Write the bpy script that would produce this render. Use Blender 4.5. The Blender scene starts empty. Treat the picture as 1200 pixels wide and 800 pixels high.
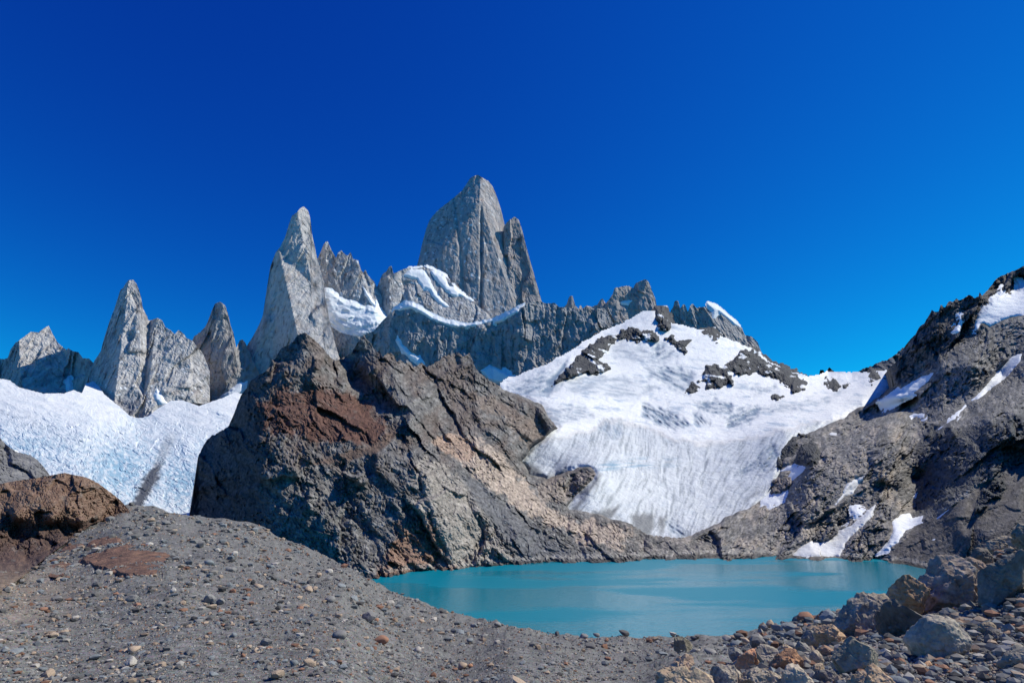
import bpy, math, random
import numpy as np
from mathutils import Vector, geometry

S = bpy.context.scene
COL = S.collection
rng = np.random.default_rng(7)

# ------------------------------------------------------------------ camera, world, sun
F, CX, CY, EYE = 650.0, 600.0, 400.0, 50.0        # focal length and centre in photo pixels, eye height over the lake
PITCH = math.atan(180.0 / F)
cp, sp = math.cos(PITCH), math.sin(PITCH)
cam_d = bpy.data.cameras.new('camera')
cam = bpy.data.objects.new('camera', cam_d)
COL.objects.link(cam)
cam_d.sensor_width = 36.0
cam_d.lens = 36.0 * F / 1200.0
cam_d.clip_start, cam_d.clip_end = 0.1, 60000
cam.location = (0, 0, EYE)
cam.rotation_euler = (math.pi / 2 + PITCH, 0, 0)
S.camera = cam

SUN_EL, SUN_AZ = math.radians(47), math.radians(78)   # azimuth clockwise from +Y (view direction)
W = bpy.data.worlds.new('World')
S.world = W
W.use_nodes = True
nt = W.node_tree
bg = nt.nodes['Background']
sky = nt.nodes.new('ShaderNodeTexSky')
sky.sky_type = 'NISHITA'
sky.sun_disc = False
sky.sun_elevation, sky.sun_rotation = SUN_EL, SUN_AZ
sky.altitude, sky.air_density, sky.dust_density, sky.ozone_density = 2500, 1.0, 0.0, 4.0
sep = nt.nodes.new('ShaderNodeSeparateColor')
com = nt.nodes.new('ShaderNodeCombineColor')
nt.links.new(sky.outputs[0], sep.inputs[0])
# deep polarised blue: one power law per channel over the whole sky
SKY_GRADE = [(0.02, 1.0, 0.5), (0.38, 1.75, 6.0), (1.72, 0.85, 10.0)]
for i, (a, g, top) in enumerate(SKY_GRADE):
    p = nt.nodes.new('ShaderNodeMath'); p.operation = 'POWER'; p.inputs[1].default_value = g
    m = nt.nodes.new('ShaderNodeMath'); m.operation = 'MULTIPLY'; m.inputs[1].default_value = a
    nt.links.new(sep.outputs[i], p.inputs[0]); nt.links.new(p.outputs[0], m.inputs[0]); 
    c = nt.nodes.new('ShaderNodeMath'); c.operation = 'MINIMUM'; c.inputs[1].default_value = top
    nt.links.new(m.outputs[0], c.inputs[0]); nt.links.new(c.outputs[0], com.inputs[i])
nt.links.new(com.outputs[0], bg.inputs[0])
bg.inputs[1].default_value = 0.1

sd = bpy.data.lights.new('sun', 'SUN')
so = bpy.data.objects.new('sun', sd)
COL.objects.link(so)
sd.energy, sd.angle, sd.color = 4.8, math.radians(0.5), (1.0, 0.965, 0.83)
sdir = Vector((math.sin(SUN_AZ) * math.cos(SUN_EL), math.cos(SUN_AZ) * math.cos(SUN_EL), math.sin(SUN_EL)))
so.rotation_euler = sdir.to_track_quat('Z', 'Y').to_euler()
S.view_settings.view_transform, S.view_settings.look = 'Standard', 'None'
S.view_settings.exposure, S.view_settings.gamma = 0.0, 1.0

# ------------------------------------------------------------------ numeric helpers
_pr = np.random.default_rng(11)
PERM = _pr.permutation(256).astype(np.int64); PERM = np.concatenate([PERM, PERM, PERM])
GRAD = _pr.normal(size=(256, 3)); GRAD /= np.linalg.norm(GRAD, axis=1)[:, None]; GRAD = GRAD.astype(np.float32)

def gnoise(p):
    p = np.asarray(p, np.float64)
    i = np.floor(p).astype(np.int64); f = (p - i).astype(np.float32); i &= 255
    u = f * f * f * (f * (f * 6 - 15) + 10)
    r = 0
    for a in (0, 1):
        wx = u[:, 0] if a else 1 - u[:, 0]
        hx = PERM[i[:, 0] + a]
        for b in (0, 1):
            wy = u[:, 1] if b else 1 - u[:, 1]
            hy = PERM[hx + i[:, 1] + b]
            for c in (0, 1):
                wz = u[:, 2] if c else 1 - u[:, 2]
                g = GRAD[PERM[hy + i[:, 2] + c]]
                r = r + wx * wy * wz * (g[:, 0] * (f[:, 0] - a) + g[:, 1] * (f[:, 1] - b) + g[:, 2] * (f[:, 2] - c))
    return r * 1.6

def fbm(p, o=4, gain=0.5, ridge=False):
    r, a, t = 0, 1.0, 0.0
    for k in range(o):
        n = gnoise(p * 2.03 ** k + 17.3 * k)
        if ridge: n = 1 - 2 * np.abs(n)
        r = r + a * n; t += a; a *= gain
    return r / t

_fr = np.random.default_rng(23)
CELL = _fr.uniform(0, 1, (256, 3)).astype(np.float32); TILT = _fr.normal(0, 1, (256, 3)).astype(np.float32); STEP = _fr.uniform(-0.5, 0.5, 256).astype(np.float32)
def facets(p, tilt=0.6, lift=0.6, hard=16.0):
    """broken rock: every random cell is a plane with its own tilt and height"""
    p = np.asarray(p, np.float64); i = np.floor(p).astype(np.int64); f = (p - i).astype(np.float32); i &= 255
    den = np.zeros(len(p), np.float32); out = np.zeros(len(p), np.float32)
    for a in (-1, 0, 1):
        ha = PERM[(i[:, 0] + a) & 255]
        for b in (-1, 0, 1):
            hb = PERM[ha + ((i[:, 1] + b) & 255)]
            for c in (-1, 0, 1):
                h = PERM[hb + ((i[:, 2] + c) & 255)]
                d = f - CELL[h] - np.array([a, b, c], np.float32)
                q = (d * d).sum(1) + 0.3 * STEP[h]
                e = np.exp(-hard * q)
                v = lift * STEP[h] + tilt * (TILT[h] * d).sum(1)
                den += e; out += e * v
    return out / np.maximum(den, 1e-20)

def sstep(a, b, x):
    t = np.clip((x - a) / (b - a), 0, 1); return t * t * (3 - 2 * t)

def mix(c1, c2, t):
    return np.asarray(c1) * (1 - t[:, None]) + np.asarray(c2) * t[:, None]

def rays(px, py):
    """direction with unit forward (Y) component, for photo pixels"""
    zc = (CY - py) / F; xc = (px - CX) / F
    y = cp - zc * sp
    return np.stack([xc / y, np.ones_like(y), (sp + zc * cp) / y], -1)

def place(px, py, L):
    d = np.exp(L / F)
    P = rays(px, py) * d[..., None]; P[..., 2] += EYE
    return P

def lake_d(px, py):
    return -EYE / rays(np.float64(px), np.float64(py))[2]

def sdf_poly(px, py, poly):
    """signed distance in photo pixels, positive inside"""
    q = np.asarray(poly, float); n = len(q)
    d2 = np.full(px.shape, 1e18); ins = np.zeros(px.shape, bool)
    for k in range(n):
        a, b = q[k], q[(k + 1) % n]
        e = b - a; wx, wy = px - a[0], py - a[1]
        t = np.clip((wx * e[0] + wy * e[1]) / (e @ e + 1e-12), 0, 1)
        d2 = np.minimum(d2, (wx - t * e[0]) ** 2 + (wy - t * e[1]) ** 2)
        c = ((a[1] > py) != (b[1] > py))
        with np.errstate(divide='ignore', invalid='ignore'):
            xi = a[0] + (py - a[1]) / (e[1] if e[1] else 1e-9) * e[0]
        ins ^= c & (px < xi)
    return np.where(ins, 1, -1) * np.sqrt(d2)

def warp(px, py, a=4.0):
    q = np.stack([px / 16.0, py / 16.0, px * 0 + 2.2], -1)
    return px + a * fbm(q, 3), py + a * fbm(q + 31.7, 3)

class Depth:
    """distance of a piece of terrain at a photo pixel, through surveyed control points; L = F ln(distance)"""
    def __init__(s, ctrl, d0=None, mode='rbf'):
        c = np.array([(x, y, (F * math.log(d0) + o) if d0 else F * math.log(lake_d(x, y) if o == 'W' else o)) for x, y, o in ctrl], float)
        s.c, s.mode = c, mode
        if mode == 'rbf':
            n = len(c); D = np.hypot(c[:, None, 0] - c[None, :, 0], c[:, None, 1] - c[None, :, 1])
            A = np.zeros((n + 3, n + 3)); A[:n, :n] = D - np.eye(n) * 1.0
            A[:n, n] = 1; A[:n, n + 1:] = c[:, :2]; A[n, :n] = 1; A[n + 1:, :n] = c[:, :2].T
            s.w = np.linalg.solve(A, np.concatenate([c[:, 2], np.zeros(3)]))
        else:
            x0, x1, y0, y1 = c[:, 0].min(), c[:, 0].max(), c[:, 1].min(), c[:, 1].max()
            ext = []
            for (x, y) in ((x0 - 300, y0 - 300), (x1 + 300, y0 - 300), (x0 - 300, y1 + 300), (x1 + 300, y1 + 300)):
                k = np.argmin(np.hypot(c[:, 0] - x, c[:, 1] - y)); ext.append((x, y, c[k, 2]))
            s.c = c = np.vstack([c, ext])
            r = geometry.delaunay_2d_cdt([Vector((p[0], p[1])) for p in c], [], [], 0, 1e-6)
            s.tri = [tuple(f) for f in r[2]]
            s.v = np.array([(v.x, v.y) for v in r[0]])
            s.l = np.array([c[o[0], 2] for o in r[3]])
    def __call__(s, px, py):
        px = np.asarray(px, float); py = np.asarray(py, float); c = s.c
        if s.mode == 'rbf':
            n = len(c); r = s.w[n] + s.w[n + 1] * px + s.w[n + 2] * py
            for k in range(n): r = r + s.w[k] * np.sqrt((px - c[k, 0]) ** 2 + (py - c[k, 1]) ** 2)
            return r
        out = np.full(px.shape, s.l.mean())
        for (i, j, k) in s.tri:
            A, B, C = s.v[i], s.v[j], s.v[k]
            m = (px >= min(A[0], B[0], C[0]) - 1e-6) & (px <= max(A[0], B[0], C[0]) + 1e-6) & (py >= min(A[1], B[1], C[1]) - 1e-6) & (py <= max(A[1], B[1], C[1]) + 1e-6)
            if not m.any(): continue
            x, y = px[m], py[m]
            den = (B[1] - C[1]) * (A[0] - C[0]) + (C[0] - B[0]) * (A[1] - C[1])
            u = ((B[1] - C[1]) * (x - C[0]) + (C[0] - B[0]) * (y - C[1])) / den
            v = ((C[1] - A[1]) * (x - C[0]) + (A[0] - C[0]) * (y - C[1])) / den
            w = 1 - u - v; ok = (u > -1e-5) & (v > -1e-5) & (w > -1e-5)
            t = out[m]; t[ok] = (u * s.l[i] + v * s.l[j] + w * s.l[k])[ok]; out[m] = t
        return out

class Planes:
    """peak as a union (nearest) of convex buttresses, each the farthest of its planes (x, y, o, do/dx, do/dy)"""
    def __init__(s, d0, groups, extra=None): s.b, s.g, s.e = F * math.log(d0), groups, extra
    def __call__(s, px, py):
        r = None
        for g in s.g:
            q = None
            for (x, y, o, gx, gy) in g:
                v = o + gx * (px - x) + gy * (py - y); q = v if q is None else np.maximum(q, v)
            r = q if r is None else np.minimum(r, q)
        if s.e: r = r + s.e(px, py)
        return s.b + r

# ------------------------------------------------------------------ materials
def node(nt, t, **kw):
    n = nt.nodes.new(t)
    for k, v in kw.items(): setattr(n, k, v)
    return n

def surface_mat(name, scale, bump, rough=0.9, spec=0.25, contrast=0.5, src='Col', speckle=0.0, sub=None):
    m = bpy.data.materials.new(name); m.use_nodes = True
    nt = m.node_tree; b = nt.nodes['Principled BSDF']; L = nt.links.new
    tc = node(nt, 'ShaderNodeTexCoord')
    if src == 'Col':
        a = node(nt, 'ShaderNodeAttribute', attribute_name='Col'); base = a.outputs['Color']
    else:
        a = node(nt, 'ShaderNodeObjectInfo'); base = a.outputs['Color']
    n1 = node(nt, 'ShaderNodeTexNoise'); n1.inputs['Scale'].default_value = scale
    n1.inputs['Detail'].default_value = 7; n1.inputs['Roughness'].default_value = 0.68
    L(tc.outputs['Object'], n1.inputs['Vector'])
    mr = node(nt, 'ShaderNodeMapRange'); mr.inputs[1].default_value = 0.28; mr.inputs[2].default_value = 0.72
    mr.inputs[3].default_value = 1 - contrast; mr.inputs[4].default_value = 1 + contrast
    L(n1.outputs[0], mr.inputs[0])
    mul = node(nt, 'ShaderNodeVectorMath', operation='SCALE'); L(base, mul.inputs[0]); L(mr.outputs[0], mul.inputs['Scale'])
    out = mul.outputs[0]
    if speckle:
        v = node(nt, 'ShaderNodeTexVoronoi'); v.inputs['Scale'].default_value = scale * 9; L(tc.outputs['Object'], v.inputs['Vector'])
        h = node(nt, 'ShaderNodeHueSaturation'); h.inputs['Saturation'].default_value = 0.25; L(v.outputs['Color'], h.inputs['Color'])
        mx = node(nt, 'ShaderNodeMix', data_type='RGBA', blend_type='OVERLAY'); mx.inputs[0].default_value = speckle
        L(out, mx.inputs[6]); L(h.outputs[0], mx.inputs[7]); out = mx.outputs[2]
    L(out, b.inputs['Base Color'])
    b.inputs['Roughness'].default_value = rough; b.inputs['Specular IOR Level'].default_value = spec
    if bump:
        bp = node(nt, 'ShaderNodeBump'); bp.inputs['Strength'].default_value = 0.8; bp.inputs['Distance'].default_value = bump
        L(n1.outputs[0], bp.inputs['Height']); L(bp.outputs[0], b.inputs['Normal'])
    return m

M_granite = surface_mat('granite', 0.035, 14, contrast=0.22)
M_rock = surface_mat('volcanic_rock', 0.16, 2.2, contrast=0.45)
M_snow = surface_mat('snow', 0.02, 6, rough=0.7, spec=0.2, contrast=0.05)
M_ice = surface_mat('glacier_ice', 0.05, 5, rough=0.6, spec=0.3, contrast=0.10)
M_near = surface_mat('near_bedrock', 2.2, 0.16, contrast=0.5, speckle=0.3)
M_gravel = surface_mat('gravel_ground', 3.5, 0.08, contrast=0.5, speckle=0.75)
M_stone = surface_mat('stone', 7, 0.012, contrast=0.35, src='obj', speckle=0.15)
M_boulder = surface_mat('boulder', 3.2, 0.06, contrast=0.42, src='Col', speckle=0.12)
M_pebble = surface_mat('pebble', 9, 0.0, contrast=0.2)

# ------------------------------------------------------------------ mesh helpers
def make_obj(name, V, Q, mat, cols=None, smooth=False, origin=None, **props):
    me = bpy.data.meshes.new(name)
    V = np.asarray(V, np.float32).reshape(-1, 3)
    o = np.zeros(3, np.float32) if origin is None else np.asarray(origin, np.float32)
    Q = np.asarray(Q, np.int32); k = Q.shape[1]
    me.vertices.add(len(V)); me.vertices.foreach_set('co', (V - o).ravel())
    me.loops.add(Q.size); me.loops.foreach_set('vertex_index', Q.ravel())
    me.polygons.add(len(Q)); me.polygons.foreach_set('loop_start', np.arange(0, Q.size, k, dtype=np.int32))
    me.polygons.foreach_set('use_smooth', np.full(len(Q), smooth))
    if cols is not None:
        a = me.color_attributes.new('Col', 'FLOAT_COLOR', 'POINT')
        c = np.ones((len(V), 4), np.float32); c[:, :3] = np.clip(cols, 0.004, 0.95); a.data.foreach_set('color', c.ravel())
    me.update(calc_edges=True)
    me.materials.append(mat)
    ob = bpy.data.objects.new(name, me); ob.location = o.tolist()
    COL.objects.link(ob)
    for k2, v in props.items(): ob[k2] = v
    return ob

def interp(poly, x):
    p = np.asarray(poly, float); return np.interp(x, p[:, 0], p[:, 1])

def relief(name, top, bot, depth, noise, colour, mat, step=1.2, jag=0.8, jagw=5.0, d0=1000.0, smooth=False, back=3, backstep=30.0, post=None, **props):
    """terrain between a skyline (photo pixels) and a foot line, at the distances of depth(), with a back slope"""
    x0, x1 = max(top[0][0], bot[0][0]), min(top[-1][0], bot[-1][0])
    xs = np.arange(x0, x1 + step * 0.5, step)
    t, b = interp(top, xs), interp(bot, xs)
    if jag:
        q = np.stack([xs / jagw, np.full_like(xs, 3.7 + d0 * 0.01), xs * 0], -1)
        j = fbm(q, 3, 0.6, ridge=True)
        t = np.minimum(t - jag * (j - 0.2) * np.clip((b - t) / 12, 0, 1), b)
    ny = max(int((b - t).max() / step), 6)
    v = np.linspace(0, 1, ny + 1)[:, None]
    PX = np.repeat(xs[None, :], ny + 1, 0); PY = t[None] + (b - t)[None] * v
    px, py = PX.ravel(), PY.ravel()
    L = depth(px, py)
    m = d0 / F
    U = place(px, py, L) / m                       # about one unit per photo pixel
    L = L + noise(px, py, U)
    P = place(px, py, L)
    if post is not None: P = post(P, px, py)
    cols = colour(px, py, U)
    n = len(xs); rows = ny + 1
    if back:
        tp = P[:n]; ex = []
        for k in range(1, back + 1):
            e = tp.copy(); e[:, 1] += k * backstep * m; e[:, 0] *= e[:, 1] / tp[:, 1]; e[:, 2] -= k * k * 0.45 * backstep * m; ex.insert(0, e)
        P = np.concatenate(ex + [P]); cols = np.concatenate([cols[:n]] * back + [cols]); rows += back
    i = np.arange(rows * n).reshape(rows, n)
    Q = np.stack([i[:-1, :-1], i[1:, :-1], i[1:, 1:], i[:-1, 1:]], -1).reshape(-1, 4)
    return make_obj(name, P, Q, mat, cols, smooth, origin=P.mean(0), **props)

def patch(name, poly, base, proud, noise, colour, mat, step=1.2, edge=3.0, rag=1.2, ragw=5.0, d0=1000.0, smooth=True, bulge=0.0, roof=None, warped=False, **props):
    """a sheet of snow, ice or rock lying over base(), thinning to nothing (and under it) at its traced edge"""
    q = np.asarray(poly, float)
    xs = np.arange(q[:, 0].min() - 5, q[:, 0].max() + 5, step); ys = np.arange(q[:, 1].min() - 5, q[:, 1].max() + 5, step)
    PX, PY = np.meshgrid(xs, ys); px, py = PX.ravel(), PY.ravel()
    sd = sdf_poly(*(warp(px, py) if warped else (px, py)), q)
    if roof is not None: sd = np.minimum(sd, py - interp(roof, px) + 0.9)
    m = d0 / F
    L = base(px, py)
    U = place(px, py, L) / m
    sr = sd + rag * fbm(np.stack([px / ragw, py / ragw, px * 0 + 5.1], -1), 3)
    tt = np.clip(sr / edge, -1, 1)
    L = L - proud * tt - bulge * sstep(0, 30, sr) + noise(px, py, U) * sstep(-1, 4, sr)
    P = place(px, py, L)
    cols = colour(px, py, U, sr)
    n = len(xs); i = np.arange(len(px)).reshape(len(ys), n)
    Q = np.stack([i[:-1, :-1], i[1:, :-1], i[1:, 1:], i[:-1, 1:]], -1).reshape(-1, 4)
    Q = Q[(sr[Q] > -edge).any(1)]
    u, inv = np.unique(Q, return_inverse=True)
    P = P[u]; cols = cols[u]; Q = inv.reshape(-1, 4)
    return make_obj(name, P, Q, mat, cols, smooth, origin=P.mean(0), **props)

A3 = lambda *a: np.array(a, float)

# ------------------------------------------------------------------ where snow lies (the rock under it is smooth)
SNOW = []
def SN(*a, **k): SNOW.append((a, k))
SN('thick hanging ice apron between the curved tower and the dark wall', [(375, 340), (382, 336), (390, 337), (398, 345), (405, 350), (415, 352), (428, 358), (437, 358), (441, 350), (446, 362), (452, 366), (462, 361), (458, 374), (452, 388), (440, 400), (428, 405), (412, 402), (398, 397), (386, 390), (378, 386), (374, 374), (372, 352)], 'cast', 2800, proud=18, bulge=6, edge=6, col='apron')
SN('long thin snow ledge along the foot of the tallest tower', [(462, 363), (472, 356), (480, 354), (490, 358), (503, 367), (515, 371), (530, 373), (550, 373), (575, 369), (595, 363), (612, 357), (608, 366), (590, 376), (578, 380), (580, 375), (560, 380), (548, 382), (533, 384), (520, 380), (505, 375), (495, 368), (482, 362), (470, 364)], 'wall', 2450, proud=8)
SN('snow cap on the rounded shoulder left of the tallest tower', [(472, 322), (480, 316), (492, 315), (499, 318), (505, 330), (510, 340), (518, 350), (528, 360), (520, 360), (508, 350), (502, 340), (495, 338), (488, 328), (478, 326)], 'sub', 2860)
SN('shaded snow ramp against the left foot of the tallest tower', [(500, 314), (510, 317), (520, 322), (527, 335), (540, 336), (548, 344), (553, 350), (540, 347), (530, 348), (520, 340), (510, 328)], 'sub', 2860, proud=9)
SN('narrow snow gully on the right end of the pinnacled crest', [(424, 334), (430, 342), (438, 352), (448, 362), (455, 370), (446, 368), (436, 358), (428, 346)], 'cast', 2800, proud=9)
SN('snow chute descending the dark wall behind the brown hill', [(466, 392), (472, 402), (482, 412), (494, 420), (500, 427), (492, 430), (480, 422), (470, 412), (462, 398)], 'wall', 2450)
SN('snow bank between the dark wall and the brown hill crest', [(562, 434), (574, 427), (590, 434), (603, 441), (588, 450), (572, 446)], 'wall', 2450, proud=9)
SN('small snow pocket high on the square-topped granite block', [(726, 353), (733, 351), (741, 352), (736, 358), (727, 358)], 'merm', 2900)
SN('snow cornice along the crest of the fluted granite ridge', [(829, 355), (838, 358), (848, 365), (858, 373), (866, 382), (860, 380), (850, 371), (842, 365), (836, 372), (835, 364), (830, 359)], 'guil', 2500, proud=4, rag=0.5, edge=2.0)
SN('snow tongue between the far-left peak and the shaded notch', [(75, 447), (80, 441), (86, 449), (86, 458), (78, 461)], 'left', 2300)
SN('bright snow triangle at the foot of the two-tipped spire', [(180, 462), (184, 455), (191, 463), (196, 473), (188, 474), (181, 468)], 'saint', 2150)
SN('shaded snow strip beside the dark granite fang', [(224, 440), (230, 438), (238, 452), (236, 462), (228, 452)], 'rafa', 2420)
SN('snow hollow under the dark granite fang by the brown hill', [(256, 465), (268, 457), (278, 450), (290, 446), (290, 455), (280, 464), (268, 474), (258, 472)], 'rafa', 2420, proud=9)
SN('smooth snow bowl below the serrated ridge at the right edge', [(1141, 388), (1143, 374), (1148, 364), (1157, 358), (1163, 350), (1170, 347), (1185, 346), (1193, 341), (1191, 327), (1197, 329), (1204, 336), (1225, 330), (1225, 362), (1200, 370), (1186, 372), (1172, 377), (1160, 384), (1152, 379), (1144, 384)], 'right', 650, proud=9)
SN('small snow fleck on the serrated ridge face', [(1114, 388), (1120, 383), (1124, 380), (1125, 388), (1120, 392), (1113, 391)], 'right', 650, proud=8)
SN('thin vertical snow streak under the serrated ridge', [(1124, 370), (1127, 370), (1126, 380), (1124, 378)], 'right', 650, proud=8)
SN('small snow streak left of the snow bowl crest', [(1172, 340), (1174, 337), (1175, 343), (1172, 347)], 'right', 650, proud=8)
SN('shaded snow couloir left of the dark buttress', [(1030, 470), (1040, 467), (1060, 452), (1078, 441), (1095, 435), (1104, 424), (1088, 447), (1075, 459), (1058, 468), (1036, 480)], 'right', 650, proud=9)
SN('diagonal snow gully right of the dark buttress', [(1134, 472), (1150, 456), (1164, 440), (1178, 424), (1186, 417), (1200, 412), (1196, 424), (1182, 440), (1166, 453), (1150, 466)], 'right', 650, proud=9)
SN('thin snow thread running down below the diagonal gully', [(1132, 472), (1122, 482), (1108, 495), (1096, 503), (1094, 508), (1106, 501), (1120, 489), (1134, 476)], 'right', 650, proud=8)
SN('pair of small snow flecks below the shaded couloir', [(1064, 487), (1072, 484), (1084, 484), (1083, 490), (1074, 488), (1068, 492)], 'right', 650, proud=8)
SN('small snow fleck on the pale shoulder above the glacier edge', [(968, 508), (975, 505), (982, 506), (982, 511), (974, 511)], 'right', 650, proud=8, col='dirty')
SN('curved snow strip between two rock knobs at the glacier edge', [(912, 552), (922, 545), (933, 542), (934, 548), (941, 549), (938, 556), (930, 560), (924, 567), (921, 559), (928, 551), (918, 553)], 'right', 650, proud=8)
SN('snow pocket below the lower rock knob beside the glacier', [(893, 578), (900, 570), (915, 566), (921, 575), (920, 584), (905, 592), (890, 594)], 'right', 650, proud=8)
SN('narrow snow patch halfway up the pale crags right of the glacier', [(975, 592), (985, 582), (992, 566), (1002, 561), (1013, 558), (1008, 566), (1000, 578), (990, 582), (980, 592)], 'right', 650, proud=8, col='dirty')
SN('long snow tongue running down into the far end of the lake', [(925, 651), (940, 638), (950, 634), (962, 635), (975, 630), (985, 621), (1000, 613), (1015, 600), (1028, 588), (1024, 600), (1018, 610), (1005, 622), (993, 635), (985, 652), (960, 653)], 'right', 650, proud=8, col='dirty')
SN('small snow wedge above the long tongue by the lake', [(998, 596), (1004, 594), (1014, 597), (1008, 604), (1000, 605)], 'right', 650, proud=7)
SN('snow patch half in shadow at the foot of the dark cliff', [(1027, 648), (1040, 635), (1046, 620), (1044, 610), (1056, 602), (1066, 600), (1070, 606), (1084, 602), (1080, 612), (1070, 617), (1062, 622), (1052, 636), (1038, 645)], 'right', 650, proud=8)
SN('tiny snow speck alone on the dark scree', [(1089, 635), (1092, 631), (1098, 629), (1096, 633)], 'right', 650, proud=6, rag=0.4)
SN('thin snow line along the top of the dark scree', [(1097, 607), (1104, 601), (1112, 595), (1113, 597), (1105, 604), (1098, 609)], 'right', 650, proud=7, rag=0.5)
SN('small shaded snow fleck on the dark cliff', [(1069, 582), (1072, 577), (1076, 576), (1074, 584), (1070, 584)], 'right', 650, proud=8, rag=0.6)
SN('tiny snow fleck on the grey slope at the left edge', [(14, 533), (19, 531), (23, 538), (26, 545), (20, 542)], 'slope', 520, proud=6)

def calm(key, px, py):
    r = np.ones_like(px)
    for a, k in SNOW:
        if a[2] == key: r = np.minimum(r, 1 - 0.93 * sstep(-5, 2, sdf_poly(px, py, a[1])))
    return r

# ------------------------------------------------------------------ granite peaks
def granite_noise(amp=1.0, w=7.0, lean=0.0):
    def f(px, py, U):
        wv = 2.5 * fbm(U / 20.0, 3)
        V = np.stack([U[:, 0] + lean * U[:, 2] + wv, U[:, 1] * 0.5, U[:, 2] + wv * 2], -1)
        r = 2.0 * w * facets(V / A3(w * 3.1, w * 4, w * 10) + 1.3, 0.55, 0.55, 70) + 0.55 * w * facets(V / A3(w * 1.3, w * 3, w * 7), 0.55, 0.5)
        r = r + 0.40 * w * facets(V / A3(w * 0.62, w * 2, w * 2.6) + 7.7, 0.6, 0.4, 24)
        r = r + 0.30 * w * facets((V + 0.4 * V[:, [2, 0, 0]] * A3(1, 0, -1)) / A3(w * 0.36, w, w * 1.0) + 3.3, 0.55, 0.3)
        return amp * (0.5 * r + 4.0 * fbm(U / 26.0, 3) - 0.7 * fbm(U / 3.0, 2, 0.6, True))
    return f

def granite_col(base=(0.46, 0.45, 0.44), warm=(0.37, 0.30, 0.25), cool=(0.27, 0.275, 0.29), wa=0.3, frost=0.0):
    def f(px, py, U):
        q = np.stack([U[:, 0] / 6, U[:, 1] / 20, U[:, 2] / 45], -1)
        n = fbm(q, 4, 0.6); n2 = fbm(U / 14.0 + 9, 3)
        c = mix(base, cool, sstep(-0.1, 0.4, n)); c = c * (1 - 0.0)
        t = sstep(0.0, 0.5, n2 + 0.4 * n) * wa
        c = c * (1 - t[:, None]) + A3(*warm) * t[:, None]
        crk = fbm(np.stack([(U[:, 0] + 2 * n2 * 3) / 9, U[:, 1] / 20, U[:, 2] / 48], -1) + 4.4, 2, 0.6, True)
        crk2 = fbm(np.stack([(U[:, 0] + 0.45 * U[:, 2]) / 13, U[:, 1] / 20, (U[:, 2] - 0.45 * U[:, 0]) / 40], -1) + 14.4, 2, 0.6, True)
        c = c * (1 - 0.6 * np.maximum(sstep(0.80, 0.95, crk), 0.8 * sstep(0.82, 0.95, crk2)))[:, None]
        c = c * (1 + 0.26 * fbm(U / 2.5, 3, 0.7))[:, None]
        c = c * A3(1.01, 0.995, 1.01)  # distance haze put into the granite colour as a cooler tint
        if frost:
            t = sstep(0.30, 0.42, fbm(U / 5.0 + 31, 3) * 0.8 + frost)
            c = c * (1 - t[:, None]) + A3(0.8, 0.82, 0.85) * t[:, None]
        return c
    return f

DEP = {}; TOPS = {}
def peak(key, label, d0, top, bot, ctrl, amp=1.0, w=7.0, lean=0.0, col=None, jag=1.0, name='granite_mountain', mode='lin', jagw=4.0, noise=None, mat=None, extra=None):
    DEP[key] = Planes(d0, ctrl, extra) if isinstance(ctrl[0], list) else Depth(ctrl, d0, mode)
    TOPS[key] = top
    nz = noise or granite_noise(amp, w, lean)
    noise = lambda px, py, U: nz(px, py, U) * calm(key, px, py)
    return relief(name, top, bot, DEP[key], noise, col or granite_col(), mat or M_granite, d0=d0, jag=jag, jagw=jagw,
                  step=1.1, kind='structure', label=label)

peak('fitz', 'tallest grey granite tower with a broad sheer face and a pointed top', 3000,
     [(486, 330), (488, 314), (491, 303), (495, 285), (499, 270), (503, 259), (508, 252), (515, 245), (524, 238), (533, 231), (541, 224), (546, 217), (551, 209), (556, 206), (560, 205), (566, 209), (572, 212), (577, 218), (582, 230), (587, 245), (590, 258), (593, 270), (597, 285), (602, 305), (606, 320), (610, 340), (614, 356), (640, 372)],
     [(486, 331), (500, 340), (520, 375), (555, 395), (600, 395), (640, 373)],
     [[(530, 340, 0, 0.03, -0.37), (520, 266, 40, -0.55, -0.88), (564, 340, 0.5, 0.22, -0.42), (572, 215, 72, 1.25, -0.76)]], extra=lambda px, py: 5 * np.exp(-((px - 564) / 1.6) ** 2) * sstep(225, 260, py) + 3 * np.exp(-((px - 540 - (py - 300) * 0.1) / 2.0) ** 2),
     amp=0.42, w=9, jag=0.7, col=granite_col((0.43, 0.405, 0.39), (0.43, 0.345, 0.29), (0.33, 0.325, 0.33), 0.7, 0.04))
peak('valb', 'slender brownish granite pillar against the right side of the tallest tower', 3080,
     [(588, 300), (590, 266), (593, 262), (597, 258), (603, 254), (608, 258), (612, 270), (617, 290), (624, 315), (631, 340), (635, 354), (645, 372)],
     [(588, 370), (645, 373)],
     [[(604, 310, 12, 0.12, -0.42), (606, 256, 34, 1.1, -0.66), (592, 300, 16, -1.0, -0.4)]],
     w=6, col=granite_col((0.38, 0.35, 0.335), (0.42, 0.32, 0.265), (0.30, 0.29, 0.29), 0.8))
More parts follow.
